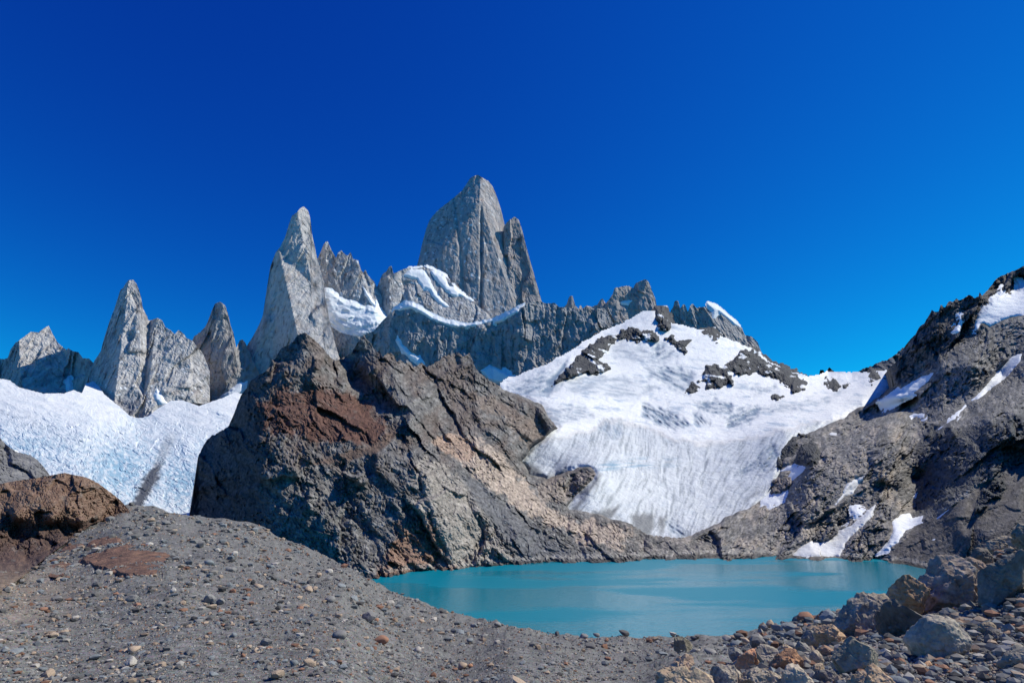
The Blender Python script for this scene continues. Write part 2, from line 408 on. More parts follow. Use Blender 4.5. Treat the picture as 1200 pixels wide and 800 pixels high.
peak('poin', 'tall granite tower with a curved blunt summit above a pale sunlit slab', 2600,
     [(262, 432), (272, 426), (285, 415), (290, 404), (296, 395), (304, 380), (308, 370), (311, 350), (314, 330), (317, 312), (323, 296), (328, 290), (334, 278), (339, 262), (342, 253), (348, 249), (352, 244), (356, 242), (361, 247), (364, 257), (365, 272), (368, 285), (371, 300), (374, 312), (378, 325), (381, 345), (386, 375), (392, 400), (398, 420)],
     [(262, 470), (300, 470), (350, 440), (398, 421)],
     [[(330, 308, 0, -1.25, -0.30), (330, 308, 0, 0.55, -0.70), (376, 345, -8, 1.3, -0.9)], [(345, 312, 5.5, 0.08, -0.22), (357, 260, 24, 1.1, -0.42), (338, 275, 16, -0.9, -0.5)]],
     amp=0.6, w=8, lean=-0.25, jag=0.5, col=granite_col((0.54, 0.52, 0.495), (0.47, 0.36, 0.28), (0.43, 0.42, 0.41), 0.4))
peak('cast', 'grey granite crest of several small pinnacles above the hanging ice', 2800,
     [(366, 340), (370, 306), (373, 302), (378, 290), (381, 284), (384, 283), (388, 293), (394, 303), (396, 296), (400, 294), (404, 298), (408, 300), (411, 296), (414, 304), (420, 306), (423, 317), (426, 320), (428, 316), (432, 324), (438, 330), (446, 345), (458, 372)],
     [(366, 345), (380, 380), (458, 380)],
     [[(400, 340, 0, 0.06, -0.46), (428, 335, 4, 1.1, -0.80)], [(382, 320, 7, -0.8, -0.3), (384, 320, 6, 0.6, -0.4)], [(440, 355, 12, -0.2, -0.5), (446, 350, 14, 1.0, -0.6)]],
     w=6, jag=1.6, jagw=5, col=granite_col(frost=0.06))
peak('sub', 'low rounded granite shoulder holding snow left of the tallest tower', 2860,
     [(430, 370), (440, 340), (443, 334), (448, 322), (453, 318), (456, 313), (459, 312), (461, 321), (470, 317), (478, 314), (488, 315), (497, 313), (505, 316), (515, 320), (525, 326), (535, 340), (550, 352), (570, 366), (590, 375)],
     [(430, 385), (480, 385), (540, 395), (590, 385)],
     [[(480, 345, 0, -0.5, -0.85), (480, 345, 0, 0.25, -0.95)], [(455, 335, 0, -0.9, -0.4), (457, 335, 0, 0.5, -0.5)]],
     w=6, jag=1.2, col=granite_col(frost=0.06))
peak('saint', 'jagged granite spire with two tips rising straight out of the left snowfield', 2150,
     [(104, 440), (110, 424), (118, 412), (122, 397), (128, 378), (134, 362), (138, 350), (141, 340), (144, 338), (147, 333), (150, 329), (156, 328), (160, 333), (163, 340), (166, 352), (167, 361), (172, 370), (174, 376), (185, 373), (190, 376), (194, 384), (200, 387), (205, 392), (209, 387), (215, 391), (219, 397), (225, 399), (230, 405), (238, 415), (246, 435)],
     [(104, 462), (118, 470), (130, 474), (140, 480), (150, 487), (160, 491), (175, 490), (185, 482), (195, 474), (212, 470), (246, 474)],
     [[(142, 405, 0, -1.35, -0.80), (142, 405, 0, 0.40, -0.58), (164, 405, 8.5, 1.5, -0.6)], [(178, 420, 3, -1.5, -0.9), (178, 420, 3, 0.34, -0.66), (222, 420, 17, 1.0, -0.6)]],
     w=6, jag=1.2, lean=0.15, col=granite_col((0.50, 0.49, 0.475), (0.37, 0.29, 0.23), (0.29, 0.295, 0.305), 0.3, 0.02))
peak('rafa', 'dark shaded granite fang standing between the two larger left towers', 2420,
     [(215, 425), (225, 399), (228, 394), (235, 389), (240, 384), (244, 376), (248, 365), (252, 356), (258, 354), (264, 358), (268, 371), (270, 381), (274, 392), (276, 404), (277, 409), (279, 403), (281, 399), (284, 398), (287, 401), (290, 408), (300, 430), (310, 450)],
     [(215, 470), (233, 480), (260, 480), (310, 472)],
     [[(264, 400, 0, -0.32, -0.30), (264, 400, 0, 0.28, -0.34), (273, 385, 10, 1.2, -0.5)], [(236, 420, 14, -0.6, -0.5), (238, 420, 14, 0.4, -0.4)], [(286, 430, 4, -0.4, -0.3), (288, 430, 4, 0.8, -0.3)]],
     w=6, jag=1.2, col=granite_col((0.36, 0.35, 0.34), (0.37, 0.31, 0.265), (0.29, 0.29, 0.29), 0.5))
peak('left', 'broad low granite peak at the far left above the snowfield', 2300,
     [(-140, 450), (-60, 430), (-20, 428), (0, 421), (9, 420), (13, 408), (18, 402), (27, 396), (36, 389), (45, 390), (50, 386), (53, 384), (57, 382), (62, 392), (68, 402), (75, 408), (78, 410), (80, 408), (86, 412), (92, 413), (97, 420), (104, 420), (110, 426), (118, 440), (126, 460)],
     [(-140, 462), (0, 450), (22, 455), (50, 463), (75, 465), (90, 468), (126, 470)],
     [[(24, 430, 0, -1.25, -0.60), (24, 430, 0, 0.42, -0.72)], [(80, 430, 24, -0.85, -0.36), (106, 430, 1, 1.0, -0.5)], [(-60, 440, 8, -0.3, -0.5), (-50, 440, 8, 0.4, -0.6)]],
     w=7, jag=1.0, lean=0.3, col=granite_col((0.50, 0.49, 0.475), (0.38, 0.30, 0.23), (0.29, 0.295, 0.305), 0.25))
peak('merm', 'square-topped granite block on the skyline right of the tallest tower', 2900,
     [(640, 372), (648, 356), (655, 362), (660, 361), (664, 357), (666, 350), (668, 347), (671, 347), (674, 358), (678, 362), (680, 357), (683, 362), (688, 358), (694, 360), (700, 357), (704, 351), (706, 350), (710, 356), (713, 352), (718, 345), (720, 338), (728, 336), (737, 335), (742, 338), (745, 332), (752, 329), (757, 327), (761, 332), (764, 341), (768, 350), (770, 362), (776, 378), (785, 392)],
     [(640, 390), (720, 405), (785, 395)],
     [[(725, 370, 0, -0.2, -0.42), (725, 370, 0, 0.12, -0.48), (741, 350, 12, 0.7, -0.7)], [(752, 350, 8, -0.25, -0.38), (757, 350, 6.5, 0.4, -0.4), (765, 350, 12, 1.4, -0.6)], [(670, 365, 4, -0.7, -0.4), (671, 365, 4, 0.6, -0.4)], [(705, 365, 4, -0.7, -0.4), (706, 365, 4, 0.6, -0.4)]],
     w=7, jag=1.0, col=granite_col((0.42, 0.385, 0.36), (0.43, 0.335, 0.28), (0.33, 0.32, 0.32), 0.6))
peak('guil', 'fluted granite ridge with a row of sharp teeth above the upper glacier', 2500,
     [(776, 395), (784, 375), (786, 364), (789, 360), (790, 354), (792, 352), (795, 353), (797, 362), (800, 357), (803, 357), (806, 366), (809, 358), (812, 356), (816, 361), (819, 360), (826, 360), (828, 358), (829, 355), (834, 356), (840, 360), (846, 364), (853, 371), (862, 378), (867, 384), (869, 383), (873, 393), (880, 394), (888, 401), (891, 410), (896, 420), (905, 432)],
     [(776, 410), (840, 430), (905, 440)],
     [[(800, 385, 4, -0.15, -0.36), (805, 385, 4, 0.25, -0.4)], [(839, 385, 0, -0.6, -0.25), (839, 385, 0, 0.5, -0.75), (868, 390, 11, 1.2, -0.8)], [(880, 405, 8, -0.4, -0.5), (882, 405, 8, 0.9, -0.8)]],
     w=5.5, jag=0.9, lean=0.25, amp=1.1, col=granite_col((0.41, 0.395, 0.38), (0.42, 0.34, 0.28), (0.33, 0.325, 0.325), 0.35))
peak('wall', 'long fluted dark granite wall beneath the tallest tower', 2450,
     [(350, 378), (366, 372), (375, 378), (386, 382), (400, 390), (420, 395), (438, 388), (450, 374), (462, 364), (474, 357), (480, 356), (490, 360), (505, 370), (520, 377), (545, 382), (560, 381), (580, 376), (600, 366), (612, 360), (622, 354), (632, 353), (640, 356), (650, 355), (655, 360), (662, 360), (668, 361), (680, 363), (690, 360), (700, 362), (708, 361), (712, 366), (718, 378), (730, 392), (745, 400)],
     [(350, 450), (480, 455), (560, 458), (620, 455), (745, 410)],
     [[(480, 390, 0, -0.35, -0.32), (480, 390, 0, 0.05, -0.28)], [(605, 400, -12, -0.5, -0.30), (607, 400, -12, 0.18, -0.34)], [(560, 420, -8, -0.3, -0.3), (562, 420, -8, 0.3, -0.35)], [(420, 420, 6, -0.5, -0.3), (425, 420, 6, 0.35, -0.3)], [(690, 390, 8, -0.3, -0.4), (692, 390, 8, 0.3, -0.45)]],
     w=6, jag=0.9, amp=1.35, col=granite_col((0.35, 0.35, 0.35), (0.36, 0.315, 0.28), (0.27, 0.275, 0.285), 0.3, 0.0))

# ------------------------------------------------------------------ dark rock noise and colour
def img(px, py, U):
    """coordinates that keep rock texture at one apparent grain on slopes of very different distance"""
    return np.stack([px, 0.1 * U[:, 1], -py], -1)
def crag_noise(amp=1.0, w=16.0, tilt=0.35, diag=0.0, ridge=1.0):
    def f(px, py, U):
        V = img(px, py, U)
        V = V + np.stack([7 * fbm(V / 26.0 + 3, 4), 0 * px, 7 * fbm(V / 26.0 + 13, 4)], -1)
        V[:, 2] += tilt * V[:, 0]
        a, b = V[:, 0] * 0.76 + V[:, 2] * 0.65, V[:, 2] * 0.76 - V[:, 0] * 0.65
        G = np.stack([a / (1 + diag), V[:, 1], b], -1) if diag >= 0 else np.stack([a, V[:, 1], b / (1 - diag)], -1)
        r = -0.65 * w * ridge * fbm(G / (w * 2.6), 6, 0.6, True)
        rg = 0.5 + 0.85 * sstep(-0.15, 0.25, fbm(V / 38.0 + 61, 3))[:, None][:, 0]
        r = r + 2.3 * w * facets(G / A3(w * 3.4, w * 2, w * 2.8) + 3.7, 0.5, 0.4, 45)
        r = r + 0.75 * w * rg * facets(G / A3(w * 1.3, w, w * 1.2) + 5.5, 0.6, 0.35, 40)
        r = r + 0.32 * w * rg * facets(G / A3(w * 0.5, w, w * 0.46) + 2.2, 0.6, 0.4, 28)
        r = r + 0.16 * w * (0.3 + 0.7 * rg) * facets(G / A3(w * 0.2, w * 0.3, w * 0.18) + 8.2, 1.5, 1.1, 40)
        return amp * r
    return f

class Cliff:
    """a step in the slope along a polyline: the ground to its right stands nearer, falling back over `decay` pixels"""
    def __init__(s, line, h, width, decay): s.q, s.h, s.w, s.d = np.array(line, float), h, width, decay
    def __call__(s, px, py):
        best = np.full(px.shape, 1e9); sg = np.zeros(px.shape)
        x, y = warp(px, py, 5.0)
        for a, b in zip(s.q[:-1], s.q[1:]):
            e = b - a; wx, wy = x - a[0], y - a[1]
            t = np.clip((wx * e[0] + wy * e[1]) / (e @ e), 0, 1)
            d = np.hypot(wx - t * e[0], wy - t * e[1]); cr = e[0] * wy - e[1] * wx
            m = d < best; best = np.where(m, d, best); sg = np.where(m, np.where(cr < 0, 1, -1), sg)
        k = best * sg
        return -s.h * sstep(0, s.w, k) * np.exp(-(np.maximum(k, 0) / s.d) ** 2)

# far skyline ridge on the right
peak('farr', 'small bluish serrated ridge on the skyline behind the right mountain', 2700,
     [(995, 448), (1003, 438), (1012, 432), (1022, 429), (1030, 424), (1040, 422), (1048, 417), (1053, 412), (1058, 407), (1062, 408), (1070, 405), (1085, 415)],
     [(995, 455), (1085, 470)],
     [(995, 450, 20), (1030, 424, 20), (1060, 406, 30), (1085, 415, 40), (1040, 460, -20), (1085, 470, -10)], jag=1.8,
     col=granite_col((0.15, 0.155, 0.17), (0.15, 0.14, 0.14), (0.12, 0.125, 0.14), 0.3), name='far_mountain')
peak('farm', 'low dark rock crest poking from the snow at the head of the glacier', 2100,
     [(885, 425), (900, 423), (905, 428), (915, 426), (920, 431), (932, 437), (945, 443), (950, 440), (955, 441), (960, 440), (961, 434), (965, 434), (967, 439), (972, 430), (978, 436), (985, 438), (1000, 441), (1015, 444)],
     [(885, 470), (940, 472), (1015, 452)],
     [(885, 425, 0), (920, 431, 10), (950, 441, 10), (972, 431, 10), (1015, 445, 10), (920, 460, -30), (960, 462, -20), (885, 470, -30), (1015, 452, 0)], jag=1.8,
     noise=crag_noise(0.8, 10), col=granite_col((0.085, 0.088, 0.095), (0.10, 0.09, 0.085), (0.07, 0.072, 0.08), 0.3), name='dark_mountain', mat=M_rock)

# ------------------------------------------------------------------ glaciers
DEP['glac'] = Depth([(770, 640, 600), (800, 640, 600), (745, 622, 620), (700, 607, 630), (665, 594, 640), (690, 575, 655), (700, 558, 690), (690, 545, 740), (650, 552, 765), (618, 548, 775), (610, 530, 800), (640, 512, 830), (648, 495, 900), (640, 480, 1000), (620, 468, 1080), (590, 453, 1200), (850, 612, 670), (890, 582, 730), (905, 540, 830), (920, 508, 930), (975, 487, 1080), (1010, 470, 1230), (1035, 445, 1500), (1000, 440, 1750), (970, 438, 1850), (900, 470, 1300), (800, 500, 1050), (750, 520, 930), (800, 570, 780), (800, 450, 1450), (700, 450, 1300), (720, 400, 1900), (770, 372, 2150), (840, 402, 1900), (880, 420, 1800), (650, 425, 1450), (600, 440, 1350), (760, 470, 1250), (850, 540, 880)])
GL_POLY = [(590, 453), (600, 446), (630, 436), (650, 428), (690, 402), (722, 385), (740, 378), (748, 372), (758, 369), (768, 368), (778, 380), (800, 386), (830, 392), (860, 405), (880, 412), (900, 430), (945, 446), (970, 440), (1000, 441), (1040, 438), (1046, 452), (1022, 470), (985, 490), (960, 500), (930, 512), (915, 540), (905, 575), (880, 600), (850, 615), (825, 632), (800, 645), (760, 645), (735, 632), (700, 612), (655, 598), (676, 577), (694, 562), (699, 553), (690, 546), (665, 550), (640, 561), (620, 556), (611, 540), (622, 524), (640, 514), (655, 500), (640, 478), (618, 466), (606, 461)]
GL_HIDE = [q for q in GL_POLY if q[1] < 590 and not (q[0] < 672 and q[1] > 580)]
_i = next(i for i, q in enumerate(GL_HIDE) if q == (905, 575)) + 1
GL_HIDE[_i:_i] = [(880, 592), (850, 606), (830, 619), (800, 628), (765, 625), (740, 613), (705, 602), (666, 593)]
CREV_SHADE = [  # broken zones and one painted shadow zone: outline, direction of the crevasses (degrees below horizontal), spacing, strength
    ([(752, 473), (772, 479), (800, 489), (808, 499), (790, 501), (768, 495), (754, 487)], 32, 2.6, 1.0),
    ([(813, 472), (838, 469), (858, 475), (856, 483), (835, 485), (818, 481)], 14, 2.8, 0.85),
    ([(850, 492), (866, 480), (885, 477), (904, 480), (884, 489), (868, 498), (853, 500)], -22, 2.8, 0.9),
    ([(810, 485), (822, 485), (830, 496), (818, 499)], 45, 3.0, 0.8), ([(763, 404), (786, 407), (790, 418), (776, 423), (764, 417)], -25, 4.0, 0.8),
    ([(756, 431), (798, 429), (812, 440), (806, 463), (792, 457), (776, 449), (758, 439)], 24, 4.0, 0.8), ([(664, 446), (700, 440), (742, 441), (772, 455), (742, 468), (700, 462), (662, 458)], 8, 3.6, 0.45),
    ([(628, 480), (682, 474), (694, 488), (655, 497), (636, 490)], 10, 2.8, 0.55), ([(600, 452), (635, 439), (650, 446), (640, 464), (618, 463)], -20, 3.5, 0.75), ([(640, 446), (662, 422), (668, 430), (656, 452), (640, 464)], -50, 6.0, 0.9),  # last zone here is a shadow on the snow, painted blue-grey
    ([(886, 532), (905, 521), (912, 538), (894, 550)], -28, 2.6, 0.9), ([(858, 556), (880, 544), (905, 532), (906, 537), (882, 551)], -28, 2.4, 0.7), ([(880, 455), (905, 452), (912, 460), (886, 460)], 5, 2.6, 0.6), ([(905, 476), (938, 473), (940, 479), (915, 481)], -4, 2.5, 0.6),
    ([(712, 402), (760, 408), (790, 424), (760, 428), (720, 418)], 8, 4.0, 0.4), ([(940, 470), (975, 464), (990, 455), (970, 474)], -15, 3, 0.5), ([(700, 494), (716, 489), (730, 500), (722, 516), (706, 510)], 60, 2.6, 0.6), ([(778, 612), (795, 614), (806, 624), (800, 629), (786, 622)], 30, 2.5, 0.8)]
SMUT = [[(684, 608), (698, 598), (724, 593), (722, 603), (704, 611)], [(740, 604), (752, 601), (768, 604), (768, 617), (762, 632), (742, 622)], [(608, 548), (622, 544), (640, 557), (655, 550), (666, 547), (658, 562), (640, 566), (620, 562)], [(702, 554), (706, 557), (694, 575), (676, 600), (668, 600), (688, 574)], [(772, 606), (780, 606), (778, 624), (772, 628)]]
FIRN = [(560, 522), (620, 519), (655, 513), (690, 504), (710, 493), (726, 491), (745, 497), (765, 503), (790, 513), (820, 519), (850, 519), (880, 513), (910, 506), (940, 498), (1040, 480)]
def crev_shade(px, py):
    tot = np.zeros_like(px)
    wx, wy = warp(px, py, 5.0)
    for q, ang, sp, k in CREV_SHADE:
        m = sstep(-5, 4, sdf_poly(wx, wy, q) + 4 * fbm(np.stack([px / 6, py / 6, px * 0 + sp], -1), 2))
        if not m.any(): continue
        ca, sa = math.cos(math.radians(ang)), math.sin(math.radians(ang))
        al, ac = px * ca + py * sa, py * ca - px * sa
        st = fbm(np.stack([al / (sp * 5), ac / sp, px * 0 + ang], -1), 3, 0.6)
        tot = np.maximum(tot, k * m * (0.30 + 0.70 * sstep(-0.25, 0.3, st)))
    return tot
def firn(px, py): return sstep(-2.5, 3.5, py - interp(FIRN, px) + 9 * fbm(np.stack([px / 20, py / 12, px * 0], -1), 4, 0.6))
def bend(px, py):
    return px + (py - 560) * np.interp(px, [620, 700, 780, 860], [1.3, 0.8, 0.35, 0.9]) + 0.0016 * (py - 640) ** 2 + 7 * fbm(np.stack([px / 30, py / 30, px * 0], -1), 3)
def glacier_noise(px, py, U):
    low = firn(px, py)
    a = 5.5 * fbm(np.stack([px / 60, py / 26, px * 0], -1), 3) - 3.2 * fbm(np.stack([(px + 0.5 * py) / 46, (py - 0.12 * px) / 10, px * 0 + 1], -1), 4, 0.55, True)
    up = a + 9.0 * crev_shade(px, py)
    q = bend(px, py)
    lo = -1.3 * fbm(np.stack([q / 5.0, py / 30, px * 0], -1), 4, 0.65, True) + 5.0 * fbm(np.stack([px / 40, py / 34, px * 0 + 4], -1), 3) - 1.0 * fbm(np.stack([px / 16, (py - px * 0.1) / 3.4, px * 0], -1), 3, 0.6, True) + 6.0 * crev_shade(px, py)
    arc = ice_arc(px, py)
    return up * (1 - low) + (lo - 1.5) * low + 3.0 * arc * fbm(np.stack([px / 26, (py + 0.06 * px) / 2.4, px * 0 + 7], -1), 2)
def ice_arc(px, py): return np.exp(-((py - np.interp(px, [680, 700, 740, 790, 830], [558, 548, 543, 541, 543])) / 5.5) ** 2) * sstep(688, 704, px) * sstep(815, 760, px)

def glacier_col(px, py, U, sr):
    low = firn(px, py)
    c = mix(A3(0.83, 0.835, 0.835), A3(0.60, 0.63, 0.655), low * 0.9)
    def lay(c, col, t): return c * (1 - t[:, None]) + A3(*col) * t[:, None]
    n = fbm(np.stack([(px + 0.5 * py) / 30, (py - 0.12 * px) / 5.5, px * 0 + 1], -1), 5, 0.62)
    c = lay(c, (0.36, 0.45, 0.55), sstep(0.08, 0.42, n) * (0.75 - 0.5 * low))
    c = lay(c, (0.15, 0.225, 0.32), np.clip(1.25 * crev_shade(px, py), 0, 0.92))  # blue-grey for the crevasses and for the painted shadow
    c = lay(c, (0.60, 0.545, 0.49), np.exp(-((py - interp(FIRN, px) + 9 * fbm(np.stack([px / 20, py / 12, px * 0], -1), 4, 0.6)) / 2.8) ** 2) * 0.35)
    st = fbm(np.stack([bend(px, py) / 3.6, py / 22, px * 0 + 2], -1), 4, 0.72)
    c = lay(c, (0.25, 0.28, 0.31), sstep(-0.05, 0.4, st) * low * 0.85)
    c = lay(c, (0.80, 0.82, 0.835), sstep(0.0, 0.4, -st) * low * 0.5)
    sp = fbm(np.stack([px / 3.2, py / 2.4, px * 0 + 9], -1), 3, 0.7); c = lay(c, (0.30, 0.34, 0.39), sstep(0.22, 0.5, sp) * (0.25 + 0.35 * low))
    arc = ice_arc(px, py)
    c = lay(c, (0.17, 0.33, 0.46), arc * sstep(-0.15, 0.3, fbm(np.stack([px / 26, (py + 0.06 * px) / 2.0, px * 0 + 7], -1), 2)) * 0.9)
    for q in SMUT: c = lay(c, (0.135, 0.14, 0.145), sstep(-4, 4, sdf_poly(*warp(px, py, 3.0), q) + 5 * st) * 0.85)
    c = lay(c, (0.27, 0.27, 0.27), sstep(20, 6, sr) * sstep(560, 580, py) * sstep(-0.2, 0.4, st) * 0.6)
    return c
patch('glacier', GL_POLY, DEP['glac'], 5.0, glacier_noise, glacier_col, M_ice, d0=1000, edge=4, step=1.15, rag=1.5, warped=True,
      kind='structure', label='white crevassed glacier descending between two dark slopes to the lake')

DEP['icef'] = Depth([(-150, 445, 2100), (0, 445, 2050), (100, 462, 1950), (160, 490, 1750), (220, 470, 1950), (310, 470, 2000), (-150, 500, 1500), (0, 500, 1450), (100, 510, 1350), (220, 520, 1300), (300, 520, 1300), (-150, 600, 700), (0, 560, 950), (100, 560, 950), (160, 600, 780), (260, 600, 780), (320, 640, 650), (0, 640, 600)])
def icefall_noise(px, py, U):
    k = sstep(468, 520, py + 16 * fbm(np.stack([px / 30, py / 30, px * 0], -1), 2))
    g = fbm(np.stack([px / 14, py / 14, px * 0], -1), 3)
    pc = np.stack([px / 10 + g, py / 6.5 + g, px * 0 + 0.4], -1)
    a = 4.0 * facets(pc, 0.6, 1.0, 40) + 1.9 * facets(pc * A3(2.1, 2.1, 1) + 4.4, 0.55, 0.7) + 2.0 * facets(pc * A3(4.0, 4.0, 1) + 9.1, 0.8, 1.0, 30)
    b = -2.6 * fbm(np.stack([(px - py * 0.6) / 40, (py - 0.3 * px) / 12, px * 0 + 5], -1), 4, 0.55, True) + 9 * fbm(np.stack([px / 60, py / 40, px * 0], -1), 3)
    return a * (0.15 + k * (0.6 + 0.8 * g)) + b
def icefall_col(px, py, U):
    k = sstep(462, 540, py + 22 * fbm(np.stack([px / 30, py / 30, px * 0], -1), 2))
    def lay(c, col, t): return c * (1 - t[:, None]) + A3(*col) * t[:, None]
    c = mix(A3(0.82, 0.83, 0.835), A3(0.70, 0.755, 0.785), k)
    n = fbm(np.stack([px / 6, py / 4.5, px * 0 + 4], -1), 5, 0.75)
    blue = np.maximum(np.maximum(np.exp(-((px - 140) / 38) ** 2 - ((py - 550) / 38) ** 2), np.exp(-((px - 215) / 30) ** 2 - ((py - 565) / 26) ** 2)), 0.7 * np.exp(-((px - 20) / 60) ** 2 - ((py - 520) / 26) ** 2))
    c = lay(c, (0.52, 0.59, 0.65), sstep(-0.05, 0.35, fbm(np.stack([(px - py * 0.6) / 30, (py - 0.3 * px) / 8, px * 0 + 5], -1), 4, 0.6)) * 0.45)
    c = lay(c, (0.24, 0.43, 0.56), sstep(-0.06, 0.26, n + 0.2 * blue) * k * (0.5 + 0.45 * blue))
    c = lay(c, (0.42, 0.50, 0.57), sstep(0.10, 0.4, n) * 0.4)
    ln = np.interp(py, [505, 520, 535, 545, 560, 590, 612], [203, 196, 190, 185, 177, 162, 153]); wd = np.interp(py, [505, 540, 548, 560, 600], [7, 6, 5, 9, 6])
    c = lay(c, (0.07, 0.073, 0.08), sstep(1.5, 0.7, np.abs(px - ln + 3 * fbm(np.stack([px / 7, py / 7, px * 0], -1), 3)) / wd - 1.1 * (n - 0.1)) * (0.35 + 0.65 * sstep(538, 550, py)) * sstep(500, 520, py) * 0.95)
    c = lay(c, (0.36, 0.38, 0.41), sstep(12, 2, np.abs(py - np.interp(px, [-100, 0, 60, 110], [470, 482, 502, 530]))) * sstep(130, 60, px) * sstep(0, 0.3, n) * 0.6)
    return c
relief('glacier', [(-150, 447), (0, 444), (12, 446), (22, 454), (50, 461), (75, 461), (86, 457), (96, 461), (101, 449), (112, 446), (122, 462), (132, 470), (142, 478), (152, 487), (162, 490), (174, 488), (185, 479), (200, 470), (215, 469), (233, 476), (250, 470), (262, 466), (275, 460), (290, 462), (310, 464)], [(-150, 640), (310, 650)],
       DEP['icef'], icefall_noise, icefall_col, M_ice, d0=1400, jag=1.0, back=0, step=1.15, kind='structure', label='blue-white icefall below the granite spires at left, with a dark grit band')

# ------------------------------------------------------------------ dark hill in the middle
DEP['hill'] = Depth([(440, 675, 'W'), (480, 670, 'W'), (520, 666, 'W'), (560, 662, 'W'), (600, 659, 'W'), (650, 658, 'W'), (700, 657, 'W'), (760, 655, 'W'), (800, 652, 'W'), (840, 653, 'W'), (440, 690, 375), (560, 676, 415), (700, 670, 440), (840, 668, 450),
                     (358, 391, 650), (223, 605, 600), (230, 553, 612), (240, 520, 630), (268, 500, 625), (278, 475, 640), (285, 465, 645), (318, 424, 660), (300, 447, 605), (290, 480, 556), (294, 520, 506), (302, 560, 470), (318, 600, 445), (300, 640, 436), (380, 650, 415), (223, 690, 520),
                     (360, 470, 560), (420, 500, 530), (370, 430, 610), (400, 560, 474), (450, 600, 446), (500, 560, 470), (480, 490, 570), (520, 620, 440), (560, 600, 465), (600, 630, 470),
                     (404, 418, 800), (428, 397, 755), (440, 432, 690), (452, 474, 625), (412, 446, 745), (385, 415, 668), (405, 450, 640), (425, 475, 625), (470, 425, 760), (460, 460, 670),
                     (500, 428, 850), (535, 414, 900), (560, 428, 900), (600, 462, 900), (640, 485, 870), (640, 500, 850), (560, 470, 770), (600, 520, 700), (630, 535, 800), (620, 556, 700), (655, 552, 705), (697, 552, 690), (685, 578, 668), (668, 597, 612), (702, 604, 590), (745, 618, 560), (770, 628, 560), (840, 640, 540),
                     (550, 520, 620), (580, 550, 590), (620, 590, 560), (660, 620, 525), (540, 460, 800), (510, 500, 650)])
B_TOP = [(220, 612), (223, 600), (227, 575), (230, 553), (232, 535), (240, 520), (246, 512), (255, 508), (268, 500), (274, 486), (278, 475), (283, 463), (290, 455), (293, 449), (296, 445), (302, 441), (308, 437), (316, 432), (318, 424), (324, 419), (330, 408), (336, 406), (341, 403), (347, 396), (349, 393), (353, 392), (355, 390), (358, 390), (362, 394), (366, 397), (372, 402), (378, 408), (384, 416), (390, 422), (397, 424), (400, 421), (408, 417), (415, 410), (420, 401), (425, 396), (427, 393), (430, 399), (434, 401), (437, 408), (442, 413), (445, 411), (448, 419), (452, 416), (458, 413), (462, 418), (465, 424), (470, 423), (475, 427), (480, 424), (485, 432), (490, 428), (494, 425), (500, 431), (508, 427), (515, 423), (520, 418), (528, 415), (534, 413), (538, 414), (543, 419), (548, 416), (550, 413), (553, 422), (558, 432), (565, 440), (575, 447), (585, 453), (592, 458), (600, 460), (610, 464), (620, 465), (628, 470), (634, 473), (638, 480), (642, 488), (650, 498), (675, 520), (700, 548), (718, 585), (730, 606), (745, 618), (760, 627), (800, 631), (830, 628), (845, 640)]
RED = [(300, 478), (330, 455), (370, 450), (405, 458), (440, 482), (458, 508), (440, 528), (390, 522), (340, 508), (305, 500)]
TRAIL = [(360, 545), (395, 532), (440, 518), (462, 500), (470, 508), (445, 530), (400, 542)]
TAN1 = [(512, 515), (530, 508), (556, 514), (590, 535), (610, 560), (640, 590), (660, 606), (700, 612), (745, 625), (725, 640), (690, 640), (650, 618), (620, 602), (592, 584), (562, 560), (535, 540)]
TAN2 = [(480, 560), (496, 535), (515, 540), (545, 570), (577, 615), (600, 652), (560, 665), (500, 668), (462, 665), (470, 620), (490, 592)]
REDLOW = [(465, 615), (490, 605), (510, 620), (530, 662), (440, 676), (452, 650)]
SCREE = [(540, 556), (565, 568), (600, 600), (640, 625), (670, 650), (612, 660), (590, 625), (560, 590)]
TAN3 = [(555, 462), (590, 470), (625, 492), (640, 515), (622, 525), (600, 500), (570, 485)]
ORANGE = [(505, 516), (524, 508), (548, 512), (560, 528), (545, 540), (520, 530)]
KNOLL = [(625, 568), (645, 560), (662, 556), (668, 580), (655, 592), (632, 588)]
def soft(px, py, poly, U, s=5, nz=7): return sstep(-s * 0.45, s * 0.45, sdf_poly(px, py, poly) + 1.7 * nz * fbm(U / 16 + 40, 6, 0.68))
def behind(base, front, poly, gap=7):
    def f(px, py):
        L = base(px, py); px = np.asarray(px, float); py = np.asarray(py, float); k = sstep(-4, 1, sdf_poly(*warp(px, py), poly))
        return np.where(k > 0, L + k * np.maximum(front(px, py) + gap - L, 0), L)
    return f
HILL_CLIFFS = [Cliff([(402, 408), (408, 428), (420, 444), (436, 457), (452, 466), (468, 486)], 30, 17, 55), Cliff([(625, 470), (628, 490), (640, 508)], 16, 8, 40), Cliff([(560, 528), (575, 560), (600, 590)], 10, 8, 40), Cliff([(488, 560), (498, 600), (520, 650)], 12, 10, 40), Cliff([(300, 445), (290, 480), (292, 520), (300, 560), (345, 605)], 8, 14, 40), Cliff([(437, 405), (447, 428), (456, 450)], 9, 7, 16), Cliff([(464, 418), (474, 440), (486, 456)], 10, 7, 18), Cliff([(530, 412), (538, 428), (552, 440)], 10, 7, 22), Cliff([(480, 468), (520, 518), (558, 566), (598, 628)], 9, 9, 26), Cliff([(512, 452), (560, 500), (610, 552)], 9, 9, 30), Cliff([(352, 398), (340, 420), (318, 440)], 10, 10, 30), Cliff([(390, 560), (430, 610), (446, 660)], 8, 9, 30), Cliff([(560, 470), (600, 500), (628, 530)], 8, 8, 24)]
def stepped(base, cliffs): return lambda px, py: base(px, py) + sum(c(np.asarray(px, float), np.asarray(py, float)) for c in cliffs)
